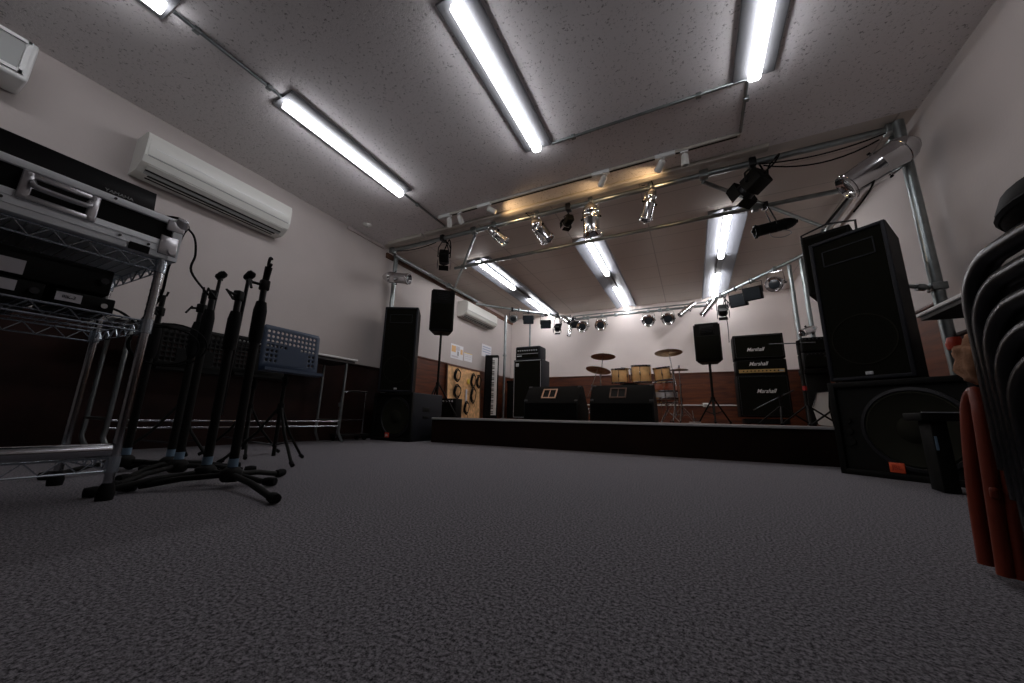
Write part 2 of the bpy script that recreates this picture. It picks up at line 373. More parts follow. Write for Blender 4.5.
pipe('second steel pipe across the stage behind the silver lamps', [(-2.95, 4.0, 2.395), (1.49, 3.98, 2.41)], .022, clamps=[(-2.8, 4.0, 2.395), (.72, 3.99, 2.405)])
pipe('slanting steel brace at the left front corner of the lighting frame', [(-2.2, 3.34, BZ-.055), (-3.46, 4.72, BZ-.055)], .018)
pipe('slanting steel brace at the right front corner of the lighting frame', [(.24, 3.34, BZ-.055), (1.46, 4.75, BZ-.055)], .018)
pipe('bright steel pipe crossing the back left corner of the stage ceiling', [(-3.48, 5.45, 2.36), (-2.15, 6.93, 2.34)], .022, clamps=[(-2.9, 6.09, 2.352)])
pipe('steel pipe along the back wall under the stage ceiling', [(-2.2, 6.93, 2.30), (.45, 6.93, 2.30)], .022, clamps=[(-1.2, 6.93, 2.3), (-.4, 6.93, 2.3), (-1.75, 6.93, 2.3)])
pipe('thin rail above the back wall pipe', [(-2.1, 7.06, 2.40), (.5, 7.06, 2.40)], .013)
pipe('bright steel pipe crossing the back right corner of the stage ceiling', [(.38, 6.93, 2.36), (1.48, 5.34, 2.40)], .022, clamps=[(.95, 6.1, 2.38)])
def post(label, x, y, z0, z1, r=.026, x1=None, bits=()):
    x1 = x if x1 is None else x1
    o = g().cyl((x, y, z0+.008), (x1, y, z1), r, n=16).out('truss_post', 'steel'); tag(o, label, 'pipe', 'upright steel posts of the lighting frame')
    g().lathe([(0, 0), (r*2.2, 0), (r*2.2, .008), (0, .008)], Matrix.Translation((x, y, z0)), 18).out('base_plate', 'steel', o)
    for z in bits: g().box((x, y, z), (r*2.4, r*2.4, r*1.6), bev=.006).out('coupler', 'steel', o)
post('left front steel post standing behind the left speaker stack', -3.53, 3.42, 0, BZ-.02, .030, bits=(2.15,))
post('right front steel post beside the right speaker stack', 1.50, 3.22, 0, BZ-.02, .032, bits=(1.18, 2.2))
post('left back steel post beside the bass amplifier', -3.27, 6.25, SH, 2.33, .026, bits=(1.5,))
post('thin bright steel post behind the bass amplifier', -2.86, 6.55, SH, 2.30, .018)
post('leftmost of the three back right steel posts, by the guitar stack', 1.30, 5.62, SH, 2.36, .024)
post('middle one of the three back right steel posts', 1.40, 5.48, SH, 2.37, .026)
post('rightmost of the three back right steel posts', 1.53, 5.36, SH, 2.38, .030, bits=(1.5,))
# short arm bracing the right front post to the wall
t = tag(g().cyl((1.27, 3.2, 1.22), (1.47, 3.22, 1.18), .014, n=10).cyl((1.4, 3.21, 1.19), (1.44, 3.215, 1.183), .024, n=12).out('clamp_arm', 'steel'), 'short steel clamp arm between the right post and the tall speaker', 'bracket')

# ------------------------------------------------------------ stage lamps
def basis(d, up=(0, 0, 1)):
    d = Vector(d).normalized(); x = d.cross(Vector(up)).normalized(); z = x.cross(d); m = Matrix((x, d, z)).transposed(); return m   # columns x, dir, z
def par_can(label, bar, off, d, L=.24, R=.055, m='cansilver', grp=None, framed=True, cable=False, up=True, name='par_can', barr=.026):
    """bar = point on the pipe it hangs from; off = body centre relative to it; d = aim"""
    t = thing(name, label, 'stage light', bar, 0, grp)
    c = Vector(off); d = Vector(d).normalized(); q4 = d.to_track_quat('Z', 'Y').to_matrix().to_4x4(); T = Matrix.Translation(c) @ q4
    h = L/2
    g().lathe([(0, -h), (R*.30, -h), (R*.34, -h+.012), (R*.55, -h+.018), (R*.85, -h+.05), (R, -h+.085), (R, -h+.095), (R*1.05, -h+.098), (R*1.05, -h+.106), (R, -h+.11), (R, 0), (R*1.03, .004), (R*1.03, .010), (R, .014), (R, h-.03), (R*1.06, h-.028), (R*1.06, h-.02), (R, h-.018), (R, h), (R*.93, h), (R*.62, h-.035), (0, h-.04)], T, 26).out('can_body', m, t)
    g().lathe([(0, h-.036), (R*.64, h-.034), (R*.64, h-.030), (R*.4, h-.024), (0, h-.022)], T, 22).out('lens', 'lens', t)
    if framed:
        q = g(); q.lathe([(R*.99, h-.004), (R*1.07, h-.004), (R*1.07, h+.008), (R*.99, h+.008), (R*.99, h-.004)], T, 26)
        for k in range(3):
            u = 2*PI*k/3+.5; q.box((R*1.10*math.cos(u), R*1.10*math.sin(u), h+.002), (.020, .030, .026), (0, 0, u), bev=.003, mtx=T)
        q.out('gel_frame', m, t)
    side = (q4.to_3x3() @ Vector((1, 0, 0))); tocl = -c
    side = d.cross(tocl if tocl.length > .01 else Vector((0, 0, 1)))
    side = side.normalized() if side.length > 1e-4 else Vector((1, 0, 0))
    a = c+side*(R+.008); b = c-side*(R+.008); top = c + tocl*(1-.045/max(tocl.length, .05))
    ua = top+side*(R*.9); ub = top-side*(R*.9)
    q = g(); q.tube([c+side*R*.96, a, a+(ua-a)*.6, ua, ub, b+(ub-b)*.6, b, c-side*R*.96], .0065, 6); q.out('yoke', m if m == 'cansilver' else 'darkmetal', t)
    q = g(); q.box((0, 0, 0), (.05, barr*2+.022, barr*2+.022), bev=.006); v = top.normalized()*(-0)+top; q.cyl(tocl*0, v, .008, n=8)
    q.cyl((-.0, 0, 0), (0, -(barr+.035), 0), .006, n=6); q.out('clamp', 'darkmetal' if m != 'cansilver' else 'steel', t)
    q = g(); 
    for k in (a, b): q.cyl(k, k+(k-c).normalized()*.014, .011, n=10)
    q.out('knob', 'black', t)
    if cable:
        rear = c-d*h
        pts = smooth([rear, rear-d*.05+Vector((-.03, 0, .02)), rear-d*.02+Vector((-.07, 0, .07)), Vector((-.08, 0, .05)), Vector((-.05, -.02, .03))], 5)
        g().tube(pts, .004, 6).out('power_cable', 'rubber', t)
    return t
FB = 3.32
G1 = 'silver can lamps hung along the front pipe'
par_can('small slim silver can lamp hanging leftmost on the front pipe', (-1.92, FB, BZ), (.05, -.02, -.13), (.30, .15, -.30), .27, .050, grp=G1)
par_can('medium silver can lamp hanging second from the left on the front pipe', (-1.38, FB, BZ), (.04, -.01, -.18), (.26, .12, -.42), .30, .072, grp=G1, cable=True)
par_can('wide silver can lamp hanging in the middle of the front pipe', (-.78, FB, BZ), (.0, -.02, -.19), (.0, .06, -.42), .32, .082, grp=G1)
par_can('slim silver can lamp hanging rightmost of the group on the front pipe', (-.20, FB, BZ), (-.02, -.02, -.17), (-.12, .05, -.42), .32, .050, grp=G1, cable=True)
par_can('large polished can lamp clamped to the top of the right front post', (1.50, 3.22, 2.22), (-.17, -.07, -.12), (-.42, .06, -.24), .46, .096, framed=False, barr=.032)
par_can('short silver can lamp clamped on the left front post', (-3.53, 3.42, 2.15), (.24, -.20, -.14), (.42, .10, -.07), .38, .068, framed=False, barr=.03)
par_can('black can lamp with silver fittings under the second pipe', (.80, 3.98, 2.405), (.06, -.02, -.25), (-.38, -.02, -.05), .35, .055, m='vinyl', barr=.022)
tag(g().tube(smooth([(.80, 3.96, 2.11), (.82, 3.95, 2.05), (.90, 3.95, 2.03), (.97, 3.96, 2.06), (.95, 3.97, 2.10), (.88, 3.96, 2.11)], 4), .004, 6).out('power_cable', 'steel'), 'thin cable looped under the black can lamp with silver fittings', 'cable')
# black fresnels near the two ends of the front pipe, with yokes and looped cable
def fresnel(label, bar, off, d, s=1.0, name='fresnel_light', loops=True, grp='black theatre lamps near the front pipe'):
    t = thing(name, label, 'stage light', bar, 0, grp)
    c = Vector(off); d = Vector(d).normalized(); T = Matrix.Translation(c) @ d.to_track_quat('Z', 'Y').to_matrix().to_4x4()
    q = g(); q.box((0, 0, -.02*s), (.15*s, .14*s, .16*s), bev=.012, mtx=T)
    for k in range(4): q.box((0, .075*s, (-.075+.03*k)*s), (.11*s, .01, .008), mtx=T)
    q.out('lamp_body', 'black', t)
    g().lathe([(.072*s, .06*s), (.078*s, .10*s), (.066*s, .10*s), (.058*s, .07*s), (0, .068*s)], T, 20).out('lens_ring', 'darkmetal', t)
    g().lathe([(0, .10*s), (.03*s, .096*s), (.06*s, .08*s), (0, .078*s)], T, 20).out('lens', 'lens', t)
    for sx, sy, w_, h_ in ((0, 1, .15, .09), (0, -1, .15, .09), (1, 0, .08, .14), (-1, 0, .08, .14)):
        q = g()
        q.box((sx*.10*s, sy*.105*s, .13*s), ((w_ if sy else .006)*s, (.006 if sy else h_)*s, .09*s), mtx=T); q.out('barn_door', 'black', t)
    sd = d.cross(Vector((0, 0, 1))).normalized(); a = c+sd*.095*s; b = c-sd*.095*s; up = Vector((0, 0, 1)); tz = -c.z-.05
    q = g(); q.tube([c+sd*.07*s, a, a+up*tz*.6, a*.5+Vector((c.x, c.y, c.z))*.5+up*tz, b*.5+Vector((c.x, c.y, c.z))*.5+up*tz, b+up*tz*.6, b, c-sd*.07*s], .009*s, 6)
    q.cyl((0, 0, 0), c+up*tz, .008, n=8); q.out('yoke', 'darkmetal', t)
    g().box((0, 0, 0), (.055, .075, .075), bev=.008).out('clamp', 'darkmetal', t)
    if loops:
        g().tube(smooth([c-d*.1*s, c-d*.16*s+Vector((.03, 0, .02)), c-d*.18*s+Vector((.06, .02, .09)), c+Vector((.12, 0, .13))*s, c+Vector((.10, 0, .04))*s, c+Vector((.06, .0, .16))*s, Vector((.03, 0, .02))], 5), .007, 6).out('power_cable', 'rubber', t)
    return t
fresnel('black theatre lamp with barn doors hanging at the left end of the front pipe', (-2.66, 3.32, BZ), (.02, .02, -.25), (-.35, .5, -.42), .8)
fresnel('large black theatre lamp with looped cable at the right end of the front pipe', (.62, 3.32, BZ), (.0, .04, -.17), (-.45, .45, -.25), 1.0)
fresnel('small black theatre lamp lying along the front pipe between two silver lamps', (-1.02, 3.32, BZ), (-.02, .06, -.11), (-.5, .5, -.2), .55, loops=False)

# rear lamps
G2 = 'pale lamps hung on the pipe along the back wall'
AIM = Vector((.05, -.9, -.32))
for x, lab in ((-1.83, 'leftmost pale round lamp facing out from the back pipe'), (-1.47, 'second pale round lamp from the left on the back pipe'), (-.60, 'third pale round lamp from the left on the back pipe'), (-.27, 'rightmost pale round lamp of the row on the back pipe')):
    par_can(lab, (x, 6.93, 2.30), (0, -.10, -.20), AIM, .22, .105, m='cansilver', grp=G2, framed=False, barr=.022)
G3 = 'square black floodlights at the back corners of the stage'
def flood(label, bar, off, d, w_=.2, h_=.17):
    t = thing('floodlight', label, 'stage light', bar, 0, G3)
    c = Vector(off); d = Vector(d).normalized(); T = Matrix.Translation(c) @ d.to_track_quat('Z', 'Y').to_matrix().to_4x4()
    q = g(); q.box((0, 0, 0), (w_, h_, .09), bev=.012, mtx=T); q.box((0, 0, -.06), (w_*.6, h_*.6, .05), bev=.01, mtx=T); q.out('lamp_body', 'black', t)
    g().box((0, 0, .048), (w_*.86, h_*.84, .006), mtx=T).out('lens', 'lens', t)
    q = g(); X = T.to_3x3() @ Vector((1, 0, 0)); a = c+X*(w_/2+.008); b = c-X*(w_/2+.008)
    q.tube([c+X*w_*.49, a, Vector((a.x, a.y, -.05)), Vector((b.x, b.y, -.05)), b, c-X*w_*.49], .007, 6); q.cyl((0, 0, 0), (0, 0, -.05), .008, n=8)
    q.box((0, 0, 0), (.05, .06, .06), bev=.006); q.out('yoke', 'darkmetal', t)
def onL(s): return (-3.48+1.33*s, 5.45+1.48*s, 2.36-.02*s)
def onR(s): return (.38+1.10*s, 6.93-1.59*s, 2.36+.04*s)
par_can('round dark lamp beside the left back post', onL(.37), (.03, -.02, -.2), (.25, -.8, -.3), .2, .07, m='steel', framed=False, barr=.022)
flood('square black floodlight left of the other one above the bass amplifier', onL(.54), (.02, -.05, -.18), (.25, -.8, -.2))
flood('square black floodlight right of the other one above the bass amplifier', onL(.73), (.02, -.05, -.22), (.2, -.8, -.3))
fresnel('black theatre lamp hanging amid the lamp cluster at the back left corner', onL(.86), (.03, -.05, -.26), (.1, -.6, -.6), .75, grp='black theatre lamps at the back of the stage')
flood('small black floodlight between the left lamp cluster and the pale round lamps', (-2.02, 6.93, 2.30), (.02, -.08, -.14), (.2, -.9, -.2), .18, .14)
G4 = 'slender bright silver lamps at the back of the stage'
par_can('slender silver lamp pointing down left beside the left lamp cluster', onL(.93), (.08, -.14, -.10), (.35, -.3, -.28), .40, .048, grp=G4, framed=False, barr=.022)
par_can('slender silver lamp pointing steeply down in the left lamp cluster', onL(.96), (.12, -.05, -.24), (-.06, -.1, -.4), .38, .042, grp=G4, framed=False, barr=.022)
par_can('short slender silver lamp at the very corner of the left lamp cluster', (-2.12, 6.93, 2.32), (.04, -.2, -.05), (.32, -.25, -.18), .30, .05, grp=G4, framed=False, barr=.022)
par_can('slender silver lamp pointing down left from the right end of the back pipe', (.12, 6.93, 2.30), (-.06, -.12, -.06), (-.36, -.2, -.34), .40, .048, grp=G4, framed=False, barr=.022)
par_can('slender silver lamp pointing down left above the speaker on its stand', onR(.03), (-.02, -.12, -.13), (-.28, -.1, -.36), .40, .050, grp=G4, framed=False, barr=.022)
fresnel('black theatre lamp hanging at the back right, nearest the slender silver lamp', onR(.17), (.0, -.08, -.28), (.0, -.5, -.6), .85, grp='black theatre lamps at the back of the stage')
flood('square black floodlight at the back right, left one of the pair', onR(.34), (.02, -.06, -.22), (-.35, -.8, -.2), .24, .20)
flood('square black floodlight at the back right, right one of the pair', onR(.50), (.0, -.06, -.22), (-.35, -.8, -.25), .24, .20)
par_can('round lamp with a dark lens beside the back right posts', onR(.72), (-.02, -.05, -.24), (-.35, -.8, -.2), .24, .10, m='cansilver', framed=False, barr=.022)
# cables sagging along the front pipe
for i, (a, b, dz) in enumerate((((.66, 3.30, 2.44), (1.46, 3.30, 2.44), .05), ((.70, 3.34, 2.44), (1.44, 3.35, 2.43), .09), ((-3.4, 3.30, 2.44), (-2.75, 3.30, 2.43), .03))):
    a, b = Vector(a), Vector(b); pts = [a.lerp(b, k/10)-Vector((0, 0, dz*4*(k/10)*(1-k/10))) for k in range(11)]
    tag(g().tube(pts, .006, 6).out('power_cable', 'rubber'), ('black cable sagging least below the right end of the front pipe', 'black cable sagging lowest below the right end of the front pipe', 'black cable along the left end of the front pipe')[i], 'cable', 'black cables along the front pipe')
tag(g().tube(smooth([(1.30, 3.10, 2.10), (1.26, 3.12, 1.95), (1.20, 3.12, 1.85), (1.16, 3.2, 1.80)], 5), .006, 6).out('power_cable', 'rubber'), 'black cable hanging from the large polished can lamp to the rear speaker', 'cable')

# ------------------------------------------------------------ air conditioners
def aircon(label, y0, y1, z0, z1, d=.22):
    t = thing('air_conditioner', label, 'air conditioner', (LX, (y0+y1)/2, z0), 0, 'wall mounted air conditioners')
    L = y1-y0; H = z1-z0; R = Matrix.Rotation(PI/2, 4, 'Z')     # local x -> y ; local y -> -x
    prof = [(0, .0), (-d*.55, 0), (-d*.9, H*.18), (-d, H*.34), (-d, H*.80), (-d*.93, H*.95), (-d*.8, H), (0, H)]
    g().prism(prof, -L/2, L/2, R).out('case', 'ivory', t, 20)
    for f0, f1, mm in ((.04, .30, 'ivorydark'), (.36, .42, 'black'), (.50, .92, 'ivory')):
        A = lambda f, o: (-d*(.55+.35*f)-o*.5, H*.18*f-o)
        g().prism([A(f0, .001), A(f1, .001), A(f1, .006), A(f0, .006)], -L/2+.04, L/2-.04, R).out('louvre', mm, t)
    g().prism([(-d-.0005, H*.335), (-d-.0005, H*.36), (-d-.003, H*.36), (-d-.003, H*.335)], -L/2+.02, L/2-.02, R).out('seam', 'ivorydark', t)
    g().prism([(-d*1.001, H*.56), (-d*1.001, H*.585), (-d-.0062, H*.58), (-d-.0062, H*.565)], -L/2+.05, L/2-.05, R).out('highlight_strip', 'white', t)  # white strip paints the bright highlight line along the front
    g().prism([(-d-.001, H*.36), (-d-.004, H*.37), (-d-.004, H*.78), (-d-.001, H*.80)], -L/2+.015, L/2-.015, R).out('front_panel', 'ivory', t)
    q = g(); q.box((d*.5, 0, -.002), (.02, L-.14, .006)); q.box((d*.3, 0, -.002), (.012, L-.14, .006)); q.out('outlet_slot', 'black', t)
aircon('long ivory air conditioner high on the left wall over the music stands', .82, 1.88, 1.97, 2.27)
t = thing('ceiling_speaker_box', 'white framed wall unit cut by the left edge of the photo, high on the wall', 'air conditioner', (LX, -.02, 2.15), 0)
g().box((.11, 0, .13), (.22, .62, .26), bev=.015).out('case', 'white', t); g().box((.223, 0, .14), (.01, .52, .17)).out('front_panel', 'ivorydark', t)
q = g()
for a in ((0, .24, .56, .02), (0, .04, .56, .02)): q.box((.228, a[0], a[1]), (.012, a[2], a[3]))
for y in (-.275, .275): q.box((.228, y, .14), (.012, .02, .22))
q.out('frame', 'white', t)
aircon('smaller ivory air conditioner on the left wall above the stage posters', 5.02, 6.10, 2.02, 2.29)

# ------------------------------------------------------------ wire rack with gear
RXF, RXB, RY1, RY0 = -1.65, -2.10, .51, -.70
t = thing('wire_rack', 'chrome wire shelving rack at the left edge holding black audio gear', 'shelf', ((RXF+RXB)/2, (RY0+RY1)/2, 0))
cx, cy = (RXF+RXB)/2, (RY0+RY1)/2
for px, py in ((RXF, RY1), (RXB, RY1), (RXF, RY0), (RXB, RY0)):
    q = g(); q.cyl((px-cx, py-cy, .05), (px-cx, py-cy, .86 if px == RXF else .86), .0125, n=14)
    for k in range(31): q.cyl((px-cx, py-cy, .08+k*.025), (px-cx, py-cy, .083+k*.025), .0136, n=12)
    q.out('post', 'chrome', t)
    q = g(); q.lathe([(0, 0), (.02, 0), (.022, .02), (.016, .045), (.012, .052), (0, .052)], Matrix.Translation((px-cx, py-cy, 0)), 14); q.out('foot', 'rubber', t)
def wshelf(z):
    q = g(); hx, hy = (RXF-RXB)/2, (RY1-RY0)/2; r = .0032; h = .038
    for zz in (z, z-h):
        q.tube([(-hx, -hy, zz), (hx, -hy, zz), (hx, hy, zz), (-hx, hy, zz)], r, 6, closed=True)
    for sx in (-1, 1):
        n = 34; q.tube([(sx*hx, -hy+2*hy*k/n, z if k % 2 else z-h) for k in range(n+1)], r*.85, 5)
    for sy in (-1, 1):
        n = 12; q.tube([(-hx+2*hx*k/n, sy*hy, z if k % 2 else z-h) for k in range(n+1)], r*.85, 5)
    n = 46
    for k in range(1, n): yy = -hy+2*hy*k/n; q.cyl((-hx, yy, z+.002), (hx, yy, z+.002), .0016, n=5)
    for xx in (-.1, .1): q.cyl((xx, -hy, z-.003), (xx, hy, z-.003), .003, n=6)
    for sx in (-1, 1):
        for sy in (-1, 1): q.cyl((sx*hx, sy*hy, z-h-.004), (sx*hx, sy*hy, z+.006), .0165, n=14)
    q.out('wire_shelf', 'wire', t)
for z in (.79, .572, .125): wshelf(z)
# flight case on top
t = thing('flight_case', 'black flight case with aluminium edges and chrome handle on the top rack shelf', 'case', (-1.86, -.06, .7965))
L = 1.2; D = .46; H = .158
g().box((0, 0, H/2), (D-.016, L-.016, H-.006)).out('panel', 'vinyl', t)
q = g(); fx = D/2
for z, hh in ((.033, .066), (H-.012, .024)): q.box((0, 0, z), (D, L, hh), bev=.003)
q.box((fx-.004, L/2-.012, H/2), (.014, .026, H)); q.box((-fx+.004, L/2-.012, H/2), (.014, .026, H))
q.box((fx+.0015, 0, .045), (.002, L, .002)); q.box((fx+.0015, 0, .022), (.002, L, .002))
q.out('edge_rail', 'case_alu', t)
for sx in (1, -1):
    q = g(); q.lathe([(0, .022), (.015, .018), (.022, 0), (.022, -.01), (0, -.01)], Matrix.Translation((sx*(fx-.006), L/2-.006, H-.01)) @ Matrix.Rotation(sx*PI/4, 4, 'Y'), 14)
    q.box((sx*(fx+.001), L/2-.02, H-.03), (.006, .05, .04), bev=.003); q.out('ball_corner', 'plate', t)
q = g(); q.box((fx+.001, L/2-.03, .05), (.008, .05, .07), bev=.003); q.cyl((fx+.006, L/2-.02, .03), (fx+.012, L/2-.02, .03), .01, n=10); q.out('corner_plate', 'plate', t)
hy = .315
q = g(); hc = H/2+.008; hw, hh = .075, .043
for sy in (-1, 1): q.box((fx+.004, hy+sy*(hw-.011), hc), (.010, .024, hh*2), bev=.004)
for sz in (-1, 1): q.box((fx+.004, hy, hc+sz*(hh-.009)), (.010, hw*2-.03, .018), bev=.004)
for sy in (-1, 1):
    for sz in (-1, 1): q.cyl((fx+.008, hy+sy*(hw-.012), hc+sz*(hh-.012)), (fx+.011, hy+sy*(hw-.012), hc+sz*(hh-.012)), .004, n=8)
q.out('handle_dish', 'plate', t)
g().box((fx+.001, hy, hc), (.004, hw*2-.04, hh*2-.03)).out('handle_recess', 'black', t)
q = g(); q.tube(smooth([(fx+.008, hy-.055, H/2+.022), (fx+.02, hy-.054, H/2+.010), (fx+.022, hy-.04, H/2+.004), (fx+.022, hy+.04, H/2+.004), (fx+.02, hy+.054, H/2+.010), (fx+.008, hy+.055, H/2+.022)], 3), .008, 8)
q.out('handle', 'plate', t)
for yy, zz in ((.1, .034), (.22, .034), (.45, .034), (.52, .034), (.42, H-.010)): g().cyl((fx+.001, yy, zz), (fx+.004, yy, zz), .004, n=8).out('rivet', 'darkmetal', t)
g().box((fx+.003, L/2-.10, .012), (.006, .05, .024)).out('rubber_foot', 'rubber', t)
# mixer on the case
t = thing('mixing_console', 'black mixing console lying on the flight case with pale maker lettering', 'mixer', (-1.93, -.11, .955))
q = g(); q.prism([(-.2, 0), (.16, 0), (.175, .03), (.155, .128), (-.2, .10)], -.60, .60, Matrix.Rotation(PI/2, 4, 'Z') @ Matrix.Diagonal((1, -1, 1, 1)))
q.out('case', 'blackgloss', t)
q = g()
for k in range(12): q.box((-.02, -.5+k*.08, .117), (.1, .006, .012))
q.out('fader', 'darkmetal', t)
text('lettering', 'YAMAHA', .016, (.1705, .505, .062), Matrix.Rotation(-.2, 3, 'Y') @ FACEX, 'ivorydark', t, sx=1.1)
# gear on the middle shelf
def rackunit(label, z, h, y1, ly0, ly1, lz, lh, grp='black amplifiers on the middle rack shelf', x=-1.70, col='vinyl'):
    t = thing('rack_amplifier', label, 'amplifier', (x-.17, (y1-.62)/2, z), 0, grp)
    cyy = (y1-.62)/2; L = y1+.62
    g().box((0, 0, h/2), (.34, L, h), bev=.004).out('case', col, t)
    g().box((.172, (ly0+ly1)/2-cyy, lz-z), (.004, ly1-ly0, lh)).out('label_plate', 'greylabel', t)
    text('lettering', 'IIIK-3', lh*.62, (.1745, (ly0+ly1)/2-cyy-.0, lz-z), FACEX, 'ink', t, sx=.9)
    q = g(); q.cyl((.17, y1-cyy-.02, h/2), (.185, y1-cyy-.02, h/2), .010, n=12); q.out('knob', 'darkmetal', t)
rackunit('black amplifier with a wide pale label, upper one on the middle rack shelf', .640, .085, .42, .10, .243, .668, .042)
rackunit('black amplifier with a pale label, lower one on the middle rack shelf', .578, .058, .29, .08, .238, .613, .030)
t = thing('wireless_receiver', 'small dark receiver with a small white label at the right of the middle shelf', 'receiver', (-1.78, .37, .578))
g().box((0, 0, .025), (.19, .13, .05), bev=.004).out('case', 'vinyl', t)
g().box((.097, -.035, .028), (.004, .052, .026)).out('label_plate', 'greylabel', t)
text('lettering', 'IIIK-3', .015, (.0995, -.035, .028), FACEX, 'ink', t, sx=.85)
g().cyl((.095, .04, .022), (.104, .04, .022), .008, n=12).out('knob', 'chrome', t)
tag(g().box((-1.78, .24, .5925), (.08, .05, .03), bev=.006).out('adapter_box', 'vinyl'), 'small dark power adapter between the amplifiers and receiver on the middle shelf', 'adapter')
tag(g().cyl((-1.645, -.7, .150), (-1.645, .495, .150), .021, n=18).out('steel_pipe', 'chrome'), 'thick bright steel pipe lying along the front of the bottom rack shelf', 'pipe')
# cables around the rack
tag(g().tube(smooth([(-1.69, .38, .61), (-1.72, .46, .60), (-1.78, .52, .585), (-1.85, .56, .62), (-1.78, .57, .70), (-1.71, .55, .80), (-1.67, .555, .92), (-1.655, .56, .955), (-1.67, .53, .978), (-1.72, .49, .975)], 5), .0045, 6).out('power_cable', 'rubber'), 'black cable rising from the middle shelf over the flight case corner', 'cable')
tag(g().tube(smooth([(-1.66, .535, .965), (-1.635, .575, .92), (-1.63, .59, .85), (-1.66, .60, .79), (-1.74, .70, .74)], 6), .004, 6).out('hanging_cable', 'rubber'), 'black cable hanging from the flight case corner toward the microphone stands', 'cable')
c = Vector((-1.74, .60, .51)); q = g()
q.tube([c+Vector((.05*math.cos(a)+.0, .085*math.cos(a), .07*math.sin(a))) for a in [2*PI*k/28 for k in range(28)]], .003, 6, closed=True)
q.tube([c+Vector((.055*math.cos(a)+.01, .092*math.cos(a)+.01, .08*math.sin(a)+.005)) for a in [2*PI*k/28 for k in range(28)]], .003, 6, closed=True)
q.cyl((-1.74, .535, .584), (-1.74, .60, .584), .0035, n=6); q.tube([(-1.745, .512, .584), (-1.74, .60, .586), (-1.74, .60, .580)], .003, 5)
tag(q.out('cable_coil', 'vinyl'), 'coil of thin cable hanging from the end of the middle rack shelf', 'cable')

# ------------------------------------------------------------ microphone stands
G5 = 'black microphone stands gathered beside the wire rack'
def mic_stand(label, x, y, h, rz, top='clip', sc=1.0, fl=1.0):
    t = thing('microphone_stand', label, 'microphone stand', (x, y, 0), rz, G5)
    q = g(); q.lathe([(0, .022), (.026, .022), (.034, .03), (.034, .06), (.022, .072), (0, .072)], n=16); q.out('hub', 'black', t)
    for k in range(3):
        a = k*2*PI/3; ca, sa = math.cos(a), math.sin(a); L = (.27, .27, .30)[k]*sc*(fl if k == 0 else 1)
        q = g(); q.tube([(.02*ca, .02*sa, .046), (L*.5*ca, L*.5*sa, .038), ((L-.03)*ca, (L-.03)*sa, .018)], .0105, 8); lg = q.out('leg', 'black', t)
        g().lathe([(0, -.024), (.014, -.022), (.017, 0), (.014, .022), (0, .024)], Matrix.Translation((L*ca, L*sa, .0175)) @ Matrix.Rotation(a, 4, 'Z') @ Matrix.Rotation(PI/2, 4, 'Y'), 12).out('rubber_foot', 'rubber', lg)
    g().cyl((0, 0, .06), (0, 0, h*.62), .0155, n=14).out('lower_tube', 'black', t)
    g().cyl((0, 0, .074), (0, 0, .104), .0165, n=14).out('sleeve', 'bluetape', t)
    q = g(); q.lathe([(0, h*.60), (.019, h*.60), (.024, h*.63), (.024, h*.75), (.018, h*.79), (0, h*.79)], n=14); q.out('clutch', 'rubber', t)
    g().cyl((0, 0, h*.7), (0, 0, h*.86), .012, n=12).out('upper_tube', 'blackgloss', t)
    q = g(); q.box((0, 0, h*.87), (.03, .034, .045), bev=.006); q.cyl((0, -.012, h*.87), (0, -.045, h*.87), .006, n=8); q.tube([(0, -.04, h*.87), (-.015, -.05, h*.87+.012), (.02, -.05, h*.87-.03)], .005, 6); q.out('swivel', 'black', t)
    if top == 'clip':
        q = g(); q.cyl((0, 0, h*.88), (.012, 0, h*.955), .012, .014, n=12); q.tube(smooth([(.03, .0, h*.99), (.012, 0, h*1.0), (.004, 0, h*.975), (.014, 0, h*.953), (.034, 0, h*.965)], 4), .006, 6); q.out('microphone_clip', 'rubber', t)
    elif top == 'boom':
        q = g(); q.cyl((.0, .02, h*.30), (.012, .02, h*.96), .0075, n=10); q.cyl((.012, .02, h*.96), (.014, .02, h*1.0), .013, n=12); q.out('boom_arm', 'blackgloss', t)
        g().lathe([(0, -.024), (.011, -.023), (.017, -.014), (.018, .012), (.012, .023), (0, .025)], Matrix.Translation((.014, .02, h*.985)) @ Matrix.Rotation(.7, 4, 'Y'), 12).out('counterweight', 'rubber', t)
    else:
        q = g(); q.box((0, 0, h*.93), (.018, .018, .06), bev=.004); q.tube([(-.02, 0, h*1.0), (-.012, 0, h*.965), (.012, 0, h*.965), (.016, 0, h*.99)], .005, 6); q.out('thread_adapter', 'black', t)
    return t
mic_stand('black microphone stand tallest and rightmost beside the rack, with open clip', -1.565, .81, .915, -.17, 'clip', .95, 1.5)
mic_stand('black microphone stand second from the right, with a boom folded beside it', -1.705, .79, .875, .45, 'boom', .95)
mic_stand('black microphone stand in the middle of the group, with thick round head', -1.975, .81, .93, 1.1, 'boom', .95)
mic_stand('black microphone stand with a thread adapter, fourth from the right', -2.13, .84, .885, -.9, 'plain', .9)
mic_stand('black microphone stand standing directly behind the rack post', -2.34, .76, .87, .8, 'plain', .8)
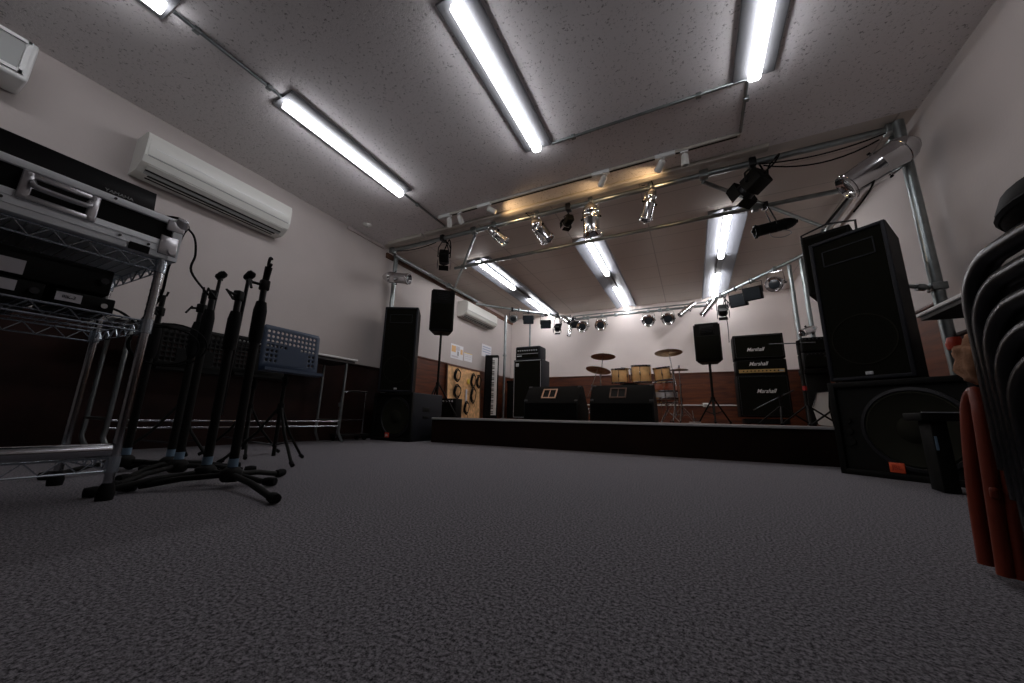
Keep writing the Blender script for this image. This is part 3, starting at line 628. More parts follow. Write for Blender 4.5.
# long base legs lying toward the rack
# ------------------------------------------------------------ music stands
G6 = 'folding music stands before the left wall tables'
def music_stand(label, x, y, rz, zd, m, tilt=.12, w_=.49, h_=.34, legrot=0.0, frm=0.0):
    t = thing('music_stand', label, 'music stand', (x, y, 0), rz, G6)
    for k in range(3):
        a = legrot+k*2*PI/3; ca, sa = math.cos(a), math.sin(a)
        q = g(); q.tube([(.012*ca, .012*sa, .30), (.10*ca, .10*sa, .16), (.24*ca, .24*sa, .012)], .008, 8); lg = q.out('leg', 'black', t)
        q = g(); q.tube([(.008*ca, .008*sa, .10), (.135*ca, .135*sa, .12)], .0045, 6); q.out('strut', 'darkmetal', lg)
        g().cyl((.225*ca, .225*sa, .024), (.25*ca, .25*sa, .010), .011, n=10).out('rubber_foot', 'rubber', lg)
    g().cyl((0, 0, .04), (0, 0, zd), .010, n=12).out('pole', 'black', t)
    g().cyl((0, 0, .27), (0, 0, .33), .017, n=12).out('collar', 'rubber', t); g().cyl((0, 0, zd-.08), (0, 0, zd-.03), .015, n=12).out('collar', 'rubber', t)
    # perforated desk: cells with octagonal holes
    q = g(); bm = q.bm; NX, NZ = 12, 7; T = Matrix.Translation((0, -.03, zd-.01)) @ Matrix.Rotation(-tilt, 4, 'X')
    mx, mz = .022, .020; cw = (w_-2*mx)/NX; ch = (h_-.05-mz)/NZ; V = {}
    def vv(a, b):
        k = (round(a, 5), round(b, 5))
        if k not in V: V[k] = bm.verts.new(T @ Vector((a, 0, b)))
        return V[k]
    x0 = -w_/2+mx; z0 = .05
    for i in range(NX):
        for j in range(NZ):
            a0, a1, b0, b1 = x0+i*cw, x0+(i+1)*cw, z0+j*ch, z0+(j+1)*ch; am, bmid = (a0+a1)/2, (b0+b1)/2
            ring = [(a0, b0), (am, b0), (a1, b0), (a1, bmid), (a1, b1), (am, b1), (a0, b1), (a0, bmid)]
            hole = not (j < 3 and 3 <= i <= 9) and not (j == 3 and 5 <= i <= 7)
            if hole:
                r = min(cw, ch)*.32
                inn = [bm.verts.new(T @ Vector((am+r*math.cos(-3*PI/4+k*PI/4), 0, bmid+r*math.sin(-3*PI/4+k*PI/4)))) for k in range(8)]
                for k in range(8): bm.faces.new((vv(*ring[k]), vv(*ring[(k+1) % 8]), inn[(k+1) % 8], inn[k]))
            else: bm.faces.new([vv(*p) for p in ring])
    xs = [x0+i*cw/2 for i in range(2*NX+1)]; zs = [z0+j*ch/2 for j in range(2*NZ+1)]; zt = zs[-1]
    for s_ in (-1, 1):
        xe = s_*w_/2; xi = xs[0] if s_ < 0 else xs[-1]
        bm.faces.new([vv(xi, z) for z in zs]+[vv(xe, zt), vv(xe, z0)])
    bm.faces.new([vv(x_, zt) for x_ in xs]+[vv(w_/2, zt), vv(w_/2-.001, h_-.012), vv(w_/2-.012, h_), vv(-w_/2+.012, h_), vv(-w_/2+.001, h_-.012), vv(-w_/2, zt)])
    bm.faces.new([vv(x_, z0) for x_ in xs]+[vv(w_/2, z0), vv(w_/2, 0), vv(-w_/2, 0), vv(-w_/2, z0)])
    d = q.out('desk', m, t, 180); sm = d.modifiers.new('thick', 'SOLIDIFY'); sm.thickness = .002
    lp = g(); lp.box((0, -.03, 0), (w_, .06, .002), mtx=T); lp.box((0, -.06, .008), (w_, .002, .016), mtx=T); lp.out('lip', m, t)
    q = g(); q.box((0, .008, .10), (.08, .012, .12), bev=.004, mtx=T); q.cyl((0, 0, zd-.02), T @ Vector((0, .01, .07)), .010, n=10); q.out('bracket', 'black', t)
music_stand('blue perforated music stand standing before the left wall tables', -2.13, 1.30, PI/2, .51, 'blue', .06, .345, .265, legrot=.35)
music_stand('black perforated music stand nearest the blue one, between the microphone stands', -2.62, 1.40, PI/2, .51, 'vinyl', .06, .345, .265, legrot=.1)
music_stand('black perforated music stand farther left, behind the microphone stands', -2.62, 1.03, PI/2, .50, 'vinyl', .06, .345, .265, legrot=.9)

# ------------------------------------------------------------ folding tables on the left
G7 = 'white topped folding tables along the left wall'
def ftable(label, y0, y1, x0=-3.50, x1=-3.08, zt=.835, grp=G7, legm='steel'):
    cx, cy = (x0+x1)/2, (y0+y1)/2; t = thing('folding_table', label, 'table', (cx, cy, 0), 0, grp); W = x1-x0; L = y1-y0
    g().box((0, 0, zt-.010), (W, L, .020), bev=.004).out('tabletop', 'tabletop', t)
    g().box((0, 0, zt-.034), (W-.04, L-.04, .028)).out('apron', 'tableunder', t)
    for sy in (-1, 1):
        yy = sy*(L/2-.10)
        for sx in (-1, 1):
            xx = sx*(W/2-.04)
            g().tube(smooth([(xx, yy, zt-.05), (xx, yy, .30), (xx, yy+sy*.0, .16), (xx+.0, yy-.0, .10), (xx+sx*.01, yy+.045, .015)], 4), .0125, 10).out('leg', legm, t)
        g().cyl((-W/2+.04, yy, .22), (W/2-.04, yy, .22), .009, n=10).out('crossbar', legm, t)
    for zz in (.21, .165):
        g().cyl((W/2-.04, -L/2+.1, zz), (W/2-.04, L/2-.1, zz), .007, n=10).out('stretcher', 'chrome', t)
ftable('long white topped folding table with bent chrome legs by the left wall', .80, 2.60)
ftable('second white topped folding table behind the wire rack', -1.35, .45, legm='darkmetal')  # darker leg metal puts the shade behind the rack into the colour
# steel arch of a folded trolley beyond the table
t = thing('folded_trolley', 'bent steel tube frame of a trolley between the table and left subwoofer', 'trolley', (-3.42, 2.86, 0))
g().tube(smooth([(0, -.14, .03), (0, -.14, .40), (0, -.12, .50), (0, -.04, .53), (0, .20, .54)], 5), .012, 10).out('handle', 'chrome', t)
g().cyl((0, .19, .03), (0, .19, .535), .011, n=10).out('post', 'chrome', t)
g().box((.0, .03, .06), (.16, .40, .02), bev=.005).out('platform', 'darkmetal', t)
g().cyl((0, -.13, .22), (0, .19, .22), .009, n=8).out('crossbar', 'chrome', t)
for sx in (-.06, .06):
    for yy in (-.13, .18): g().cyl((sx-.012, yy, .025), (sx+.012, yy, .025), .025, n=14).out('wheel', 'rubber', t)
g().cyl((0, -.14, .36), (0, -.14, .40), .02, n=10).out('coupler', 'steel', t)

# ------------------------------------------------------------ loudspeakers
def sub(label, loc, rz, W=.58, H=.535, D=.50, badge='badge', bx=.0, side='offgrey', grp='subwoofers at both ends of the stage front'):
    """front face at local y=0 facing -y, origin at the front bottom centre"""
    t = thing('subwoofer', label, 'speaker', loc, rz, grp)
    q = g(); q.box((0, D/2+.012, H/2), (W, D, H), bev=.008); q.out('cabinet', side, t)
    q = g()
    for sx in (-1, 1): q.box((sx*(W/2-.016), .0, H/2), (.032, .03, H), bev=.004)
    for z in (.016, H-.016): q.box((0, .0, z), (W-.05, .03, .032), bev=.004)
    q.out('front_frame', 'vinyl', t)
    g().box((0, .009, H/2), (W-.06, .006, H-.06)).out('baffle', 'black', t)
    T = Matrix.Translation((.05, .004, H*.50)) @ Matrix.Rotation(PI/2, 4, 'X'); R = .205
    g().lathe([(R*1.08, 0), (R*1.08, .010), (R, .012), (R*.97, .004)], T, 40).out('woofer_ring', 'darkmetal', t)
    g().lathe([(R*.98, .006), (R*.93, .011), (R*.86, .004), (R*.36, -.0), (R*.34, .006), (R*.2, .018), (0, .022)], T, 40).out('woofer_cone', 'cone', t)
    q = g()
    for k in range(3): q.cyl((-W/2+.07, .004, H*.35+k*.06), (-W/2+.07, -.004, H*.35+k*.06), .022-.004*k, n=16)
    q.out('port', 'black', t)
    bxw = .062; g().box((bx, -.012, .062), (bxw, .006, .052), bev=.002).out('badge', badge, t)
    text('lettering', 'JBL', .030, (bx, -.0158, .062), FRONT, 'lettering' if badge == 'badgered' else 'redcap', t, bold=.0006)
    for sx in (-1, 1):
        q = g(); q.box((sx*(W/2+.001), D*.45, H*.66), (.006, .12, .05), bev=.002); q.box((sx*(W/2+.001), D*.45, H*.50), (.006, .10, .03), bev=.002); q.out('side_handle', 'black', t)
    for sx in (-1, 1):
        for yy in (.06, D-.06): g().cyl((sx*(W/2-.06), yy, 0), (sx*(W/2-.06), yy, .01), .02, n=12).out('rubber_foot', 'rubber', t)
    return t
def tall(label, loc, rz, W=.37, H=.92, D=.36, grp='tall main speakers stacked on the subwoofers', tilt=0):
    t = thing('loudspeaker', label, 'speaker', loc, rz, grp)
    if tilt: t.rotation_euler = (tilt, 0, rz)
    q = g(); v = [(-W/2, 0), (W/2, 0), (W*.34, D), (-W*.34, D)]
    bm = q.bm; a = [bm.verts.new((x, y+.012, 0)) for x, y in v]; b = [bm.verts.new((x, y+.012, H)) for x, y in v]
    bm.faces.new(a); bm.faces.new(b)
    for k in range(4): bm.faces.new((a[k], a[(k+1) % 4], b[(k+1) % 4], b[k]))
    q.out('cabinet', 'vinyl', t)
    q = g()
    for sx in (-1, 1): q.box((sx*(W/2-.010), .002, H/2), (.020, .024, H), bev=.003)
    for z in (.010, H-.010): q.box((0, .002, z), (W-.03, .024, .020), bev=.003)
    q.out('front_frame', 'offgrey', t)
    g().box((0, .004, H/2), (W-.036, .010, H-.036)).out('grille', 'cloth', t)
    q = g(); hz = H*.86
    for a_ in ((-.12, .12, hz+.05, hz+.05), (-.12, .12, hz-.05, hz-.05)): q.box((0, -.003, a_[2]), (W*.66, .004, .006))
    for sx in (-1, 1): q.box((sx*W*.33, -.003, hz), (.006, .004, .10))
    q.out('horn_outline', 'offgrey', t)
    T = Matrix.Translation((0, -.002, H*.26)) @ Matrix.Rotation(PI/2, 4, 'X'); R = W*.40
    g().lathe([(R, 0), (R, .003), (R*.96, .003), (R*.96, 0)], T, 36).out('woofer_outline', 'cone', t)
    g().box((0, -.005, .035), (.036, .006, .020), bev=.003).out('badge', 'alu', t)
    g().box((0, D+.014, H*.6), (.14, .006, .09)).out('rear_handle', 'black', t)
    return t
sub('black subwoofer with red badge on the floor left of the stage', (-3.06, 3.13, 0), 0, badge='badgered', bx=-.04, D=.52)
tall('tall black main speaker on the left subwoofer', (-3.07, 3.15, .547), .45, W=.40, H=1.02, D=.34)
a = math.atan2(2.53-2.91, 1.24-.78)
sub('black subwoofer with orange badge on the floor right of the stage', ((.78+1.24)/2, (2.91+2.53)/2, 0), a, W=.597, badge='badge', bx=-.045, D=.52, side='vinyl')
tall('tall black main speaker on the right subwoofer', ((.80+1.105)/2+.0, (2.93+2.69)/2+.0, .548), a+.02, W=.385, H=.93)
# tilted speaker hung behind the right stack
t = thing('loudspeaker', 'black speaker hung tilted high behind the right main speaker', 'speaker', (1.02, 3.36, 1.30), 0, 'small black speakers around the stage', r=(0, 0, a+.25))
q = g(); q.box((0, .15, .22), (.30, .26, .50), bev=.01); q.out('cabinet', 'vinyl', t)
g().box((0, .016, .22), (.26, .01, .44)).out('grille', 'cloth', t)
q = g(); q.box((-.0, .009, .38), (.16, .004, .006)); q.box((0, .009, .27), (.16, .004, .006)); q.box((.08, .009, .325), (.006, .004, .11)); q.box((-.08, .009, .325), (.006, .004, .11)); q.out('horn_outline', 'offgrey', t)
q = g(); q.tube([(-.16, .15, .25), (-.17, .18, .55), (0, .2, .60), (.17, .18, .55), (.16, .15, .25)], .009, 6); q.cyl((0, .2, .60), (.30, .55, 1.12), .012, n=8); q.out('bracket', 'darkmetal', t)

def pole_speaker(label, labst, x, y, rz, zb, W, H, D, tilt=0, legr=.28):
    st = thing('speaker_stand', labst, 'stand', (x, y, SH), 0, 'tripod stands carrying speakers')
    zb_ = zb-SH
    g().cyl((0, 0, .10), (0, 0, zb_-.002), .0155, n=14).out('pole', 'black', st)
    g().cyl((0, 0, zb_*.36), (0, 0, zb_*.36+.05), .027, n=14).out('collar', 'black', st)
    for k in range(3):
        b = .5+k*2*PI/3; cb, sb = math.cos(b), math.sin(b)
        q = g(); q.tube([(.02*cb, .02*sb, zb_*.36+.02), (legr*cb, legr*sb, .012)], .010, 8); q.tube([(.015*cb, .015*sb, .12), (legr*.5*cb, legr*.5*sb, zb_*.2)], .006, 6); lg = q.out('leg', 'black', st)
        g().cyl(((legr-.01)*cb, (legr-.01)*sb, .024), (legr*cb*1.02, legr*sb*1.02, .009), .014, n=10).out('rubber_foot', 'rubber', lg)
    t = thing('loudspeaker', label, 'speaker', (x, y, zb), rz, 'small black speakers around the stage')
    q = g(); v = [(-W/2, -D/2), (W/2, -D/2), (W*.34, D/2), (-W*.34, D/2)]
    bm = q.bm; a_ = [bm.verts.new((p, r_, 0)) for p, r_ in v]; b_ = [bm.verts.new((p, r_, H)) for p, r_ in v]
    bm.faces.new(a_); bm.faces.new(b_)
    for k in range(4): bm.faces.new((a_[k], a_[(k+1) % 4], b_[(k+1) % 4], b_[k]))
    bmesh.ops.bevel(bm, geom=list(bm.edges), offset=.018, segments=3, affect='EDGES')
    q.out('cabinet', 'vinyl', t)
    g().box((0, -D/2-.004, H*.36), (W*.86, .014, H*.60), bev=.006).out('grille', 'cloth', t)
    q = g(); q.box((0, -D/2-.003, H*.82), (W*.5, .010, H*.22), bev=.004); q.out('horn', 'black', t)
    q = g()
    for zz in (.76, .80, .84, .88): q.box((0, -D/2-.010, H*zz), (W*.38, .006, .004))
    q.out('horn_fin', 'offgrey', t)
pole_speaker('black speaker raised on the pole at the left of the stage', 'black tripod stand of the left stage speaker', -3.06, 3.92, .62, 1.41, .33, .60, .28)
pole_speaker('black speaker on the pole between the drums and guitar stack', 'black tripod stand of the speaker right of the drums', .24, 5.10, -.05, 1.01, .30, .49, .28, legr=.20)

# ------------------------------------------------------------ stage: left side
t = thing('pegboard', 'plywood board hung with coiled black cables leaning on the left wall', 'board', (LX+.06, 5.30, SH), 0)
T = Matrix.Rotation(-.035, 4, 'Y')
g().box((.0, 0, .425), (.015, 1.02, .85), mtx=T).out('panel', 'drumwood' if 0 else 'gold', t)
t.children[0].data.materials[0] = mat('light_plywood', (.66, .39, .18), .6, noise=.35, nscale=14)
q = g(); q.box((0.004, -.52, .425), (.03, .02, .86), mtx=T); q.box((.004, .52, .425), (.03, .02, .86), mtx=T); q.box((.004, .0, .86), (.03, 1.06, .02), mtx=T); q.out('frame', 'brownwood', t)
def coil(y, z, r, lab, stretch=1.0, tails=True):
    q = g(); c = Vector((LX+.095, 5.30+y, SH+z))
    for k in range(4):
        rr = r*(1-.10*k); pts = [c+Vector((.012*k*.5+.006*math.sin(3*u), rr*math.cos(u), rr*stretch*math.sin(u)+.004*math.sin(5*u+k))) for u in [2*PI*j/26 for j in range(26)]]
        q.tube(pts, .006, 6, closed=True)
    q.cyl((LX+.045, 5.30+y, SH+z+r*stretch-.004), (LX+.12, 5.30+y, SH+z+r*stretch-.004), .004, n=6)
    if tails: q.tube(smooth([c+Vector((.01, r*.3, -r*stretch)), c+Vector((.012, r*.35, -r*stretch-.04)), c+Vector((.01, r*.2, -r*stretch-.07))], 4), .004, 6)
    tag(q.out('cable_coil', 'rubber'), lab, 'cable', 'coiled cables hung on the plywood board')
coil(-.30, .70, .095, 'coiled black cable at the top left of the plywood board', 1.15, False)
coil(-.28, .43, .105, 'coiled black cable at the middle left of the plywood board', 1.1, False)
coil(-.28, .18, .085, 'coiled black cable at the bottom left of the plywood board', 1.25, False)
coil(.20, .66, .085, 'coiled black cable at the upper right of the plywood board, left one', 1.5, False)
coil(.39, .66, .080, 'coiled black cable at the upper right of the plywood board, right one', 1.5, False)
coil(.22, .40, .090, 'long oval coiled cable low on the right half of the plywood board', 1.6)
coil(.02, .17, .080, 'coiled black cable at the bottom middle of the plywood board', 1.4)
tag(g().box((LX+.075, 5.38, SH+.63), (.012, .07, .08), bev=.004).out('hanging_tag', 'yellow'), 'small yellow tag on the plywood board', 'tag')
tag(g().box((LX+.072, 5.33, SH+.36), (.010, .05, .26), bev=.003).cyl((LX+.075, 5.33, SH+.44), (LX+.1, 5.33, SH+.44), .004, n=6).out('hanging_strip', 'greylabel'), 'long pale strip hanging down the middle of the plywood board', 'strip')
# digital piano standing on end
t = thing('keyboard', 'black digital keyboard standing on end by the plywood board with keys outward', 'keyboard', (-3.39, 5.92, SH), -.18, r=(-.02, .0, .25))
g().box((0, .06, .60), (.26, .09, 1.20), bev=.012).out('case', 'vinyl', t)
g().box((-.05, .013, .60), (.10, .006, 1.10)).out('control_panel', 'blackgloss', t)
q = g()
for k in range(36): q.box((.075, .006, .075+k*.030), (.095, .022, .0285))
q.out('white_key', 'whitekey', t)
q = g()
for k in range(36):
    if k % 7 not in (2, 6) and k < 35: q.box((.047, -.008, .090+k*.030), (.050, .012, .014))
q.out('black_key', 'blackgloss', t)
# notices on the wall
def notice(name, label, y0, y1, z0, z1, marks, cat='poster'):
    t = thing(name, label, cat, (LX, (y0+y1)/2, (z0+z1)/2), 0, 'paper notices on the left stage wall'); W = y1-y0; H = z1-z0
    g().box((.002, 0, 0), (.003, W, H)).out('sheet', 'paper', t)
    for (u0, u1, v0, v1, m) in marks:
        g().box((.0045, (u0+u1)/2*W, (v0+v1)/2*H), (.002, (u1-u0)*W, (v1-v0)*H)).out('printed_mark', m, t)
notice('poster', 'white poster with orange and yellow pictures above the plywood board', 4.90, 5.27, 1.26, 1.51, [(-.45, -.12, -.05, .38, 'paperorange'), (.28, .45, -.1, .25, 'paperorange'), (.02, .14, -.25, .05, 'ivorydark'), (-.08, .20, .1, .4, 'greylabel'), (-.42, .1, -.4, -.3, 'greylabel')])
notice('poster', 'small white notice just right of the coloured poster', 5.31, 5.57, 1.27, 1.42, [(-.4, .4, .25, .3, 'greylabel'), (-.4, .4, .05, .1, 'greylabel'), (-.4, .3, -.2, -.15, 'greylabel'), (-.5, .5, .44, .5, 'yellow')])
notice('poster', 'white notice with blue writing above the upright keyboard', 5.90, 6.28, 1.46, 1.70, [(-.4, .4, .25, .33, 'paperblue'), (-.42, .42, .05, .13, 'paperblue'), (-.4, .42, -.15, -.07, 'paperblue'), (-.1, .42, -.35, -.27, 'paperblue')])
# small mixer amp on the floor of the stage
t = thing('practice_amplifier', 'small black amplifier with pale knobs beside the left speaker pole', 'amplifier', (-3.26, 4.45, SH), .1)
g().box((0, .10, .14), (.26, .20, .28), bev=.01).out('cabinet', 'vinyl', t); g().box((0, -.004, .11), (.22, .008, .18)).out('grille', 'cloth', t)
q = g()
for k in range(4): q.cyl((-.08+.05*k, 0, .24), (-.08+.05*k, -.014, .24), .012, n=10)
q.out('knob', 'alu', t)
# dark cabinet in the corner + bass stack
t = thing('equipment_case', 'low black equipment case in the corner behind the keyboard', 'case', (-3.05, 6.72, SH), 0)
g().box((0, 0, .36), (.55, .45, .70), bev=.012).out('body', 'black', t); g().box((0, 0, .73), (.57, .47, .05), bev=.01).out('lid', 'vinyl', t)
q = g(); q.tube([(-.1, -.235, .45), (-.1, -.25, .45), (.1, -.25, .45), (.1, -.235, .45)], .008, 6); q.out('handle', 'darkmetal', t)

t = thing('speaker_cabinet', 'tall black bass speaker cabinet at the back left of the stage', 'speaker', (-2.42, 5.46, SH), 0, 'large stage amplifier cabinets')
W, H, D = .52, .985, .36
g().box((0, D/2, H/2+.01), (W, D, H-.02), bev=.014).out('cabinet', 'offgrey', t)
g().box((-.005, -.003, H/2+.01), (W-.05, .010, H-.08)).out('grille', 'cloth', t)
q = g()
for sx in (-1, 1): q.box((sx*(W/2-.02), -.008, H/2), (.006, .006, H-.07))
for z in (.03, H-.02): q.box((0, -.008, z), (W-.04, .006, .006))
q.out('piping', 'alu', t)
g().box((-W/2+.075, -.010, H-.09), (.055, .006, .055), bev=.002).out('badge', 'alu', t)
for sx in (-1, 1):
    for yy in (.05, D-.05): g().cyl((sx*(W/2-.06), yy, 0), (sx*(W/2-.06), yy, .024), .022, n=10).out('foot', 'rubber', t)
t = thing('bass_amplifier', 'black bass amplifier head on top of the tall bass cabinet', 'amplifier', (-2.44, 5.50, SH+.985), 0, 'amplifier heads on their cabinets')
W, H, D = .46, .235, .28
g().box((0, D/2, H/2), (W, D, H), bev=.022).out('case', 'offgrey', t)
g().box((0, -.003, H*.66), (W-.06, .008, H*.42)).out('control_panel', 'vinyl', t); g().box((0, -.003, H*.27), (W-.06, .008, H*.26)).out('grille', 'cloth', t)
q = g()
for k in range(9): q.cyl((-.17+.042*k, -.006, H*.68), (-.17+.042*k, -.020, H*.68), .011, n=10)
q.out('knob', 'alu', t)
g().box((0, -.008, H*.44), (W-.07, .004, .006)).out('trim_strip', 'alu', t); g().box((-.15, -.009, H*.29), (.09, .003, .018)).out('badge', 'alu', t)
g().box((.1, .12, H+.006), (.07, .05, .012), bev=.003).out('handle', 'alu', t)
# monitors
def wedge(label, x, rz, m):
    t = thing('monitor_speaker', label, 'speaker', (x, 3.62, SH), rz, 'wedge monitors on the stage edge')
    W = .57; P = [(-.19, 0), (.20, 0), (.22, .10), (.02, .345), (-.05, .345), (-.19, .18)]
    q = g(); q.prism(P, -W/2, W/2); q.out('cabinet', 'vinyl', t)
    g().prism([(.221, .12), (.030, .350), (.023, .344), (.214, .114)], -W/2+.03, W/2-.03).out('grille', 'cloth', t)
    # rear slope faces the hall: it runs from (-.19,.18) to (-.05,.345)
    n = Vector((0, -.165, .14)).normalized(); ang = math.atan2(.165, .14)
    T = Matrix.Translation((0, -.12, .2625)) @ Matrix.Rotation(ang, 4, 'X')
    q = g()
    for z in (-.058, .058): q.box((-.03, z, .004), (.15, .012, .010), mtx=T)
    for xx in (-.10, .04): q.box((xx, 0, .004), (.012, .128, .010), mtx=T)
    q.box((-.03, 0, .004), (.008, .11, .006), mtx=T)
    q.out('plate_frame', m, t)
    g().box((-.03, 0, .0012), (.14, .11, .003), mtx=T).out('connector_plate', 'black', t)
    q = g()
    for sx in (-1, 1):
        for sy in (-1, 1): q.box((sx*(W/2-.018), sy*.095, .002), (.034, .022, .006), bev=.002, mtx=T)
    q.out('corner', 'darkmetal', t)
    g().box((0, -.192, .09), (W-.03, .006, .15)).out('lower_panel', 'foam', t)
wedge('black wedge monitor with a copper framed plate, left one on the stage edge', -1.27, 0, 'copper')
wedge('black wedge monitor with a dull framed plate, in front of the drums', -.585, 0, 'brownwood')

# ------------------------------------------------------------ drum kit
def drum(name, label, loc, r, h, tilt=(0, 0, 0), m='drumwood', lugs=6, grp='amber drums of the kit', legs=None):
    t = thing(name, label, 'drum', loc, 0, grp); T = Euler(tilt).to_matrix().to_4x4()
    g().lathe([(r*.98, 0), (r, .006), (r, h-.006), (r*.98, h)], T, 32).out('shell', m, t)
    for z in (0, h):
        g().lathe([(r*1.0, z-.012), (r*1.05, z-.012), (r*1.06, z), (r*1.05, z+.012), (r*1.0, z+.012)], T, 32).out('hoop', 'chrome', t)
    g().lathe([(0, h+.003), (r*.99, h+.003)], T, 32).out('drum_head', 'skin', t)
    q = g(); q.lathe([(0, -.003), (r*.99, -.003)], T, 32); q.out('bottom_head', 'skin', t)
    for k in range(lugs):
        b = 2*PI*(k+.5)/lugs; q = g(); q.box((r*1.03*math.cos(b), r*1.03*math.sin(b), h/2), (.018, .014, .05), (0, 0, b), bev=.003, mtx=T)
        q.cyl(T @ Vector((r*1.05*math.cos(b), r*1.05*math.sin(b), -.01)), T @ Vector((r*1.05*math.cos(b), r*1.05*math.sin(b), h+.01)), .003, n=6); q.out('lug', 'chrome', t)
    return t
Y0 = 5.5
drum('tom_drum', 'left amber tom drum above the wedge monitor', (-.925, Y0, .83), .125, .20, (.10, 0, 0), grp='amber tom drums')
drum('tom_drum', 'middle amber tom drum, tallest of the three', (-.625, Y0, .83), .135, .235, (.08, 0, 0), grp='amber tom drums')
drum('tom_drum', 'right amber tom drum, partly behind the cymbal stand', (-.335, Y0+.05, .86), .115, .175, (.12, -.1, 0), grp='amber tom drums')
t = drum('floor_tom', 'red brown floor tom below the right amber tom', (-.36, Y0+.52, .56), .17, .30, m='reddrum', grp='lower drums of the kit')
for k in range(3):
    b = k*2*PI/3+.3; g().tube([(.182*math.cos(b), .182*math.sin(b), .10), (.19*math.cos(b), .19*math.sin(b), -.2), (.20*math.cos(b), .20*math.sin(b), -.288)], .006, 6).out('leg', 'chrome', t)
t = drum('snare_drum', 'snare drum low behind the right wedge monitor', (-.32, Y0+.12, .60), .155, .10, m='alu', grp='lower drums of the kit')
g().cyl((0, 0, -.01), (0, 0, -.20), .01, n=8).out('stand_post', 'chrome', t)
for k in range(3):
    b = k*2*PI/3; g().tube([(0, 0, -.16), (.16*math.cos(b), .16*math.sin(b), -.325)], .007, 6).out('leg', 'chrome', t)
    g().tube([(0, 0, -.10), (.16*math.cos(b), .16*math.sin(b), -.014)], .006, 6).out('basket_arm', 'chrome', t)
# bass drum
t = thing('bass_drum', 'amber bass drum hidden mostly behind the right wedge monitor', 'drum', (-.78, Y0+.10, SH+.285), 0, 'lower drums of the kit')
T = Matrix.Translation((0, -.18, 0)) @ Matrix.Rotation(-PI/2, 4, 'X'); r, h = .27, .36
g().lathe([(r*.98, 0), (r, .006), (r, h-.006), (r*.98, h)], T, 40).out('shell', 'drumwood', t)
for z in (0, h): g().lathe([(r, z-.018), (r*1.04, z-.018), (r*1.05, z), (r*1.04, z+.018), (r, z+.018)], T, 40).out('hoop', 'reddrum', t)
g().lathe([(0, -.002), (r*.99, -.002)], T, 40).out('drum_head', 'black', t)
for sx in (-1, 1):
    g().cyl((sx*r*.8, -.1, -.12), (sx*.32, -.16, -.278), .008, n=8).out('spur', 'chrome', t)
q = g(); q.cyl((0, .0, r), (0, .0, r+.22), .012, n=10); q.tube([(-.14, -.05, r+.24), (0, 0, r+.22), (.15, -.05, r+.24)], .009, 6); q.out('tom_mount', 'chrome', t)
# cymbals
def cymbal(label, x, y, z, R, base=None, tilt=(.12, .05), boom=None, legr=.24, hat=False, grp='bronze cymbals on chrome stands', legk=.42):
    bx, by = base if base else (x, y); t = thing('cymbal_stand', label, 'cymbal', (bx, by, SH), 0, grp)
    T = Matrix.Translation((x-bx, y-by, z-SH)) @ Euler((tilt[0], tilt[1], 0)).to_matrix().to_4x4()
    g().lathe([(0, .022), (R*.08, .020), (R*.18, .008), (R*.6, -.002), (R, -.012), (R*.6, -.005), (R*.18, .004), (0, .016)], T, 36).out('cymbal', 'cymbal', t)
    if hat: g().lathe([(0, -.03), (R*.18, -.02), (R, -.016), (R, -.018), (R*.18, -.024), (0, -.035)], T, 36).out('bottom_cymbal', 'cymbal', t)
    g().lathe([(0, .05), (.010, .05), (.012, .02), (0, .02)], T, 10).out('wing_nut', 'chrome', t)
    H = z-SH; P = (x-bx, y-by, H+.04)
    q = g()
    if boom: q.cyl((0, 0, .08), (0, 0, boom), .011, n=10); q.cyl((0, 0, boom), P, .006, n=8); q.cyl((-(x-bx)*.6, -(y-by)*.6, boom-.6*(H-boom)), (0, 0, boom), .006, n=8)
    else: q.cyl((0, 0, .08), (0, 0, H*.7), .011, n=10); q.cyl((0, 0, H*.7), P, .006, n=8)
    q.out('tube', 'chrome', t)
    g().cyl((0, 0, H*legk-.02), (0, 0, H*legk+.03), .019, n=10).out('collar', 'chrome', t); g().cyl((0, 0, H*.68), (0, 0, H*.71), .017, n=10).out('collar', 'chrome', t)
    for k in range(3):
        b = k*2*PI/3+.4; cb, sb = math.cos(b), math.sin(b)
        q = g(); q.tube([(.012*cb, .012*sb, H*legk*.7), (legr*.45*cb, legr*.45*sb, H*legk*.42), (legr*cb, legr*sb, .010)], .007, 6); q.tube([(.01*cb, .01*sb, .10), (legr*.5*cb, legr*.5*sb, H*legk*.36)], .0045, 6)
        lg = q.out('leg', 'chrome', t); g().cyl(((legr-.012)*cb, (legr-.012)*sb, .02), (legr*cb, legr*sb, .008), .011, n=8).out('rubber_foot', 'rubber', lg)
cymbal('high bronze cymbal at the left of the drums', -1.17, Y0, 1.245, .185, base=(-1.22, Y0+.02), tilt=(-.13, .0), boom=.62)
cymbal('low tilted bronze cymbal left of the left tom drum', -1.22, Y0-.12, 1.02, .185, base=(-1.33, Y0-.10), tilt=(-.22, .14), boom=.5)
cymbal('high bronze cymbal at the right of the drums', -.245, Y0, 1.25, .185, base=(-.20, Y0-.05), tilt=(-.13, -.03), boom=.68)
cymbal('flat pair of hi-hat cymbals right of the tom drums', -.12, Y0-.1, .99, .115, tilt=(.02, 0), hat=True, legr=.20)
t = thing('drum_pedal_stand', 'low chrome pedal stand at the foot of the hi-hat', 'stand', (.02, Y0-.35, SH))
q = g(); q.box((0, 0, .012), (.07, .22, .012), (.0, 0, .3)); q.out('footboard', 'alu', t); g().cyl((0, .1, .005), (-.02, .12, .16), .007, n=8).out('post', 'chrome', t)
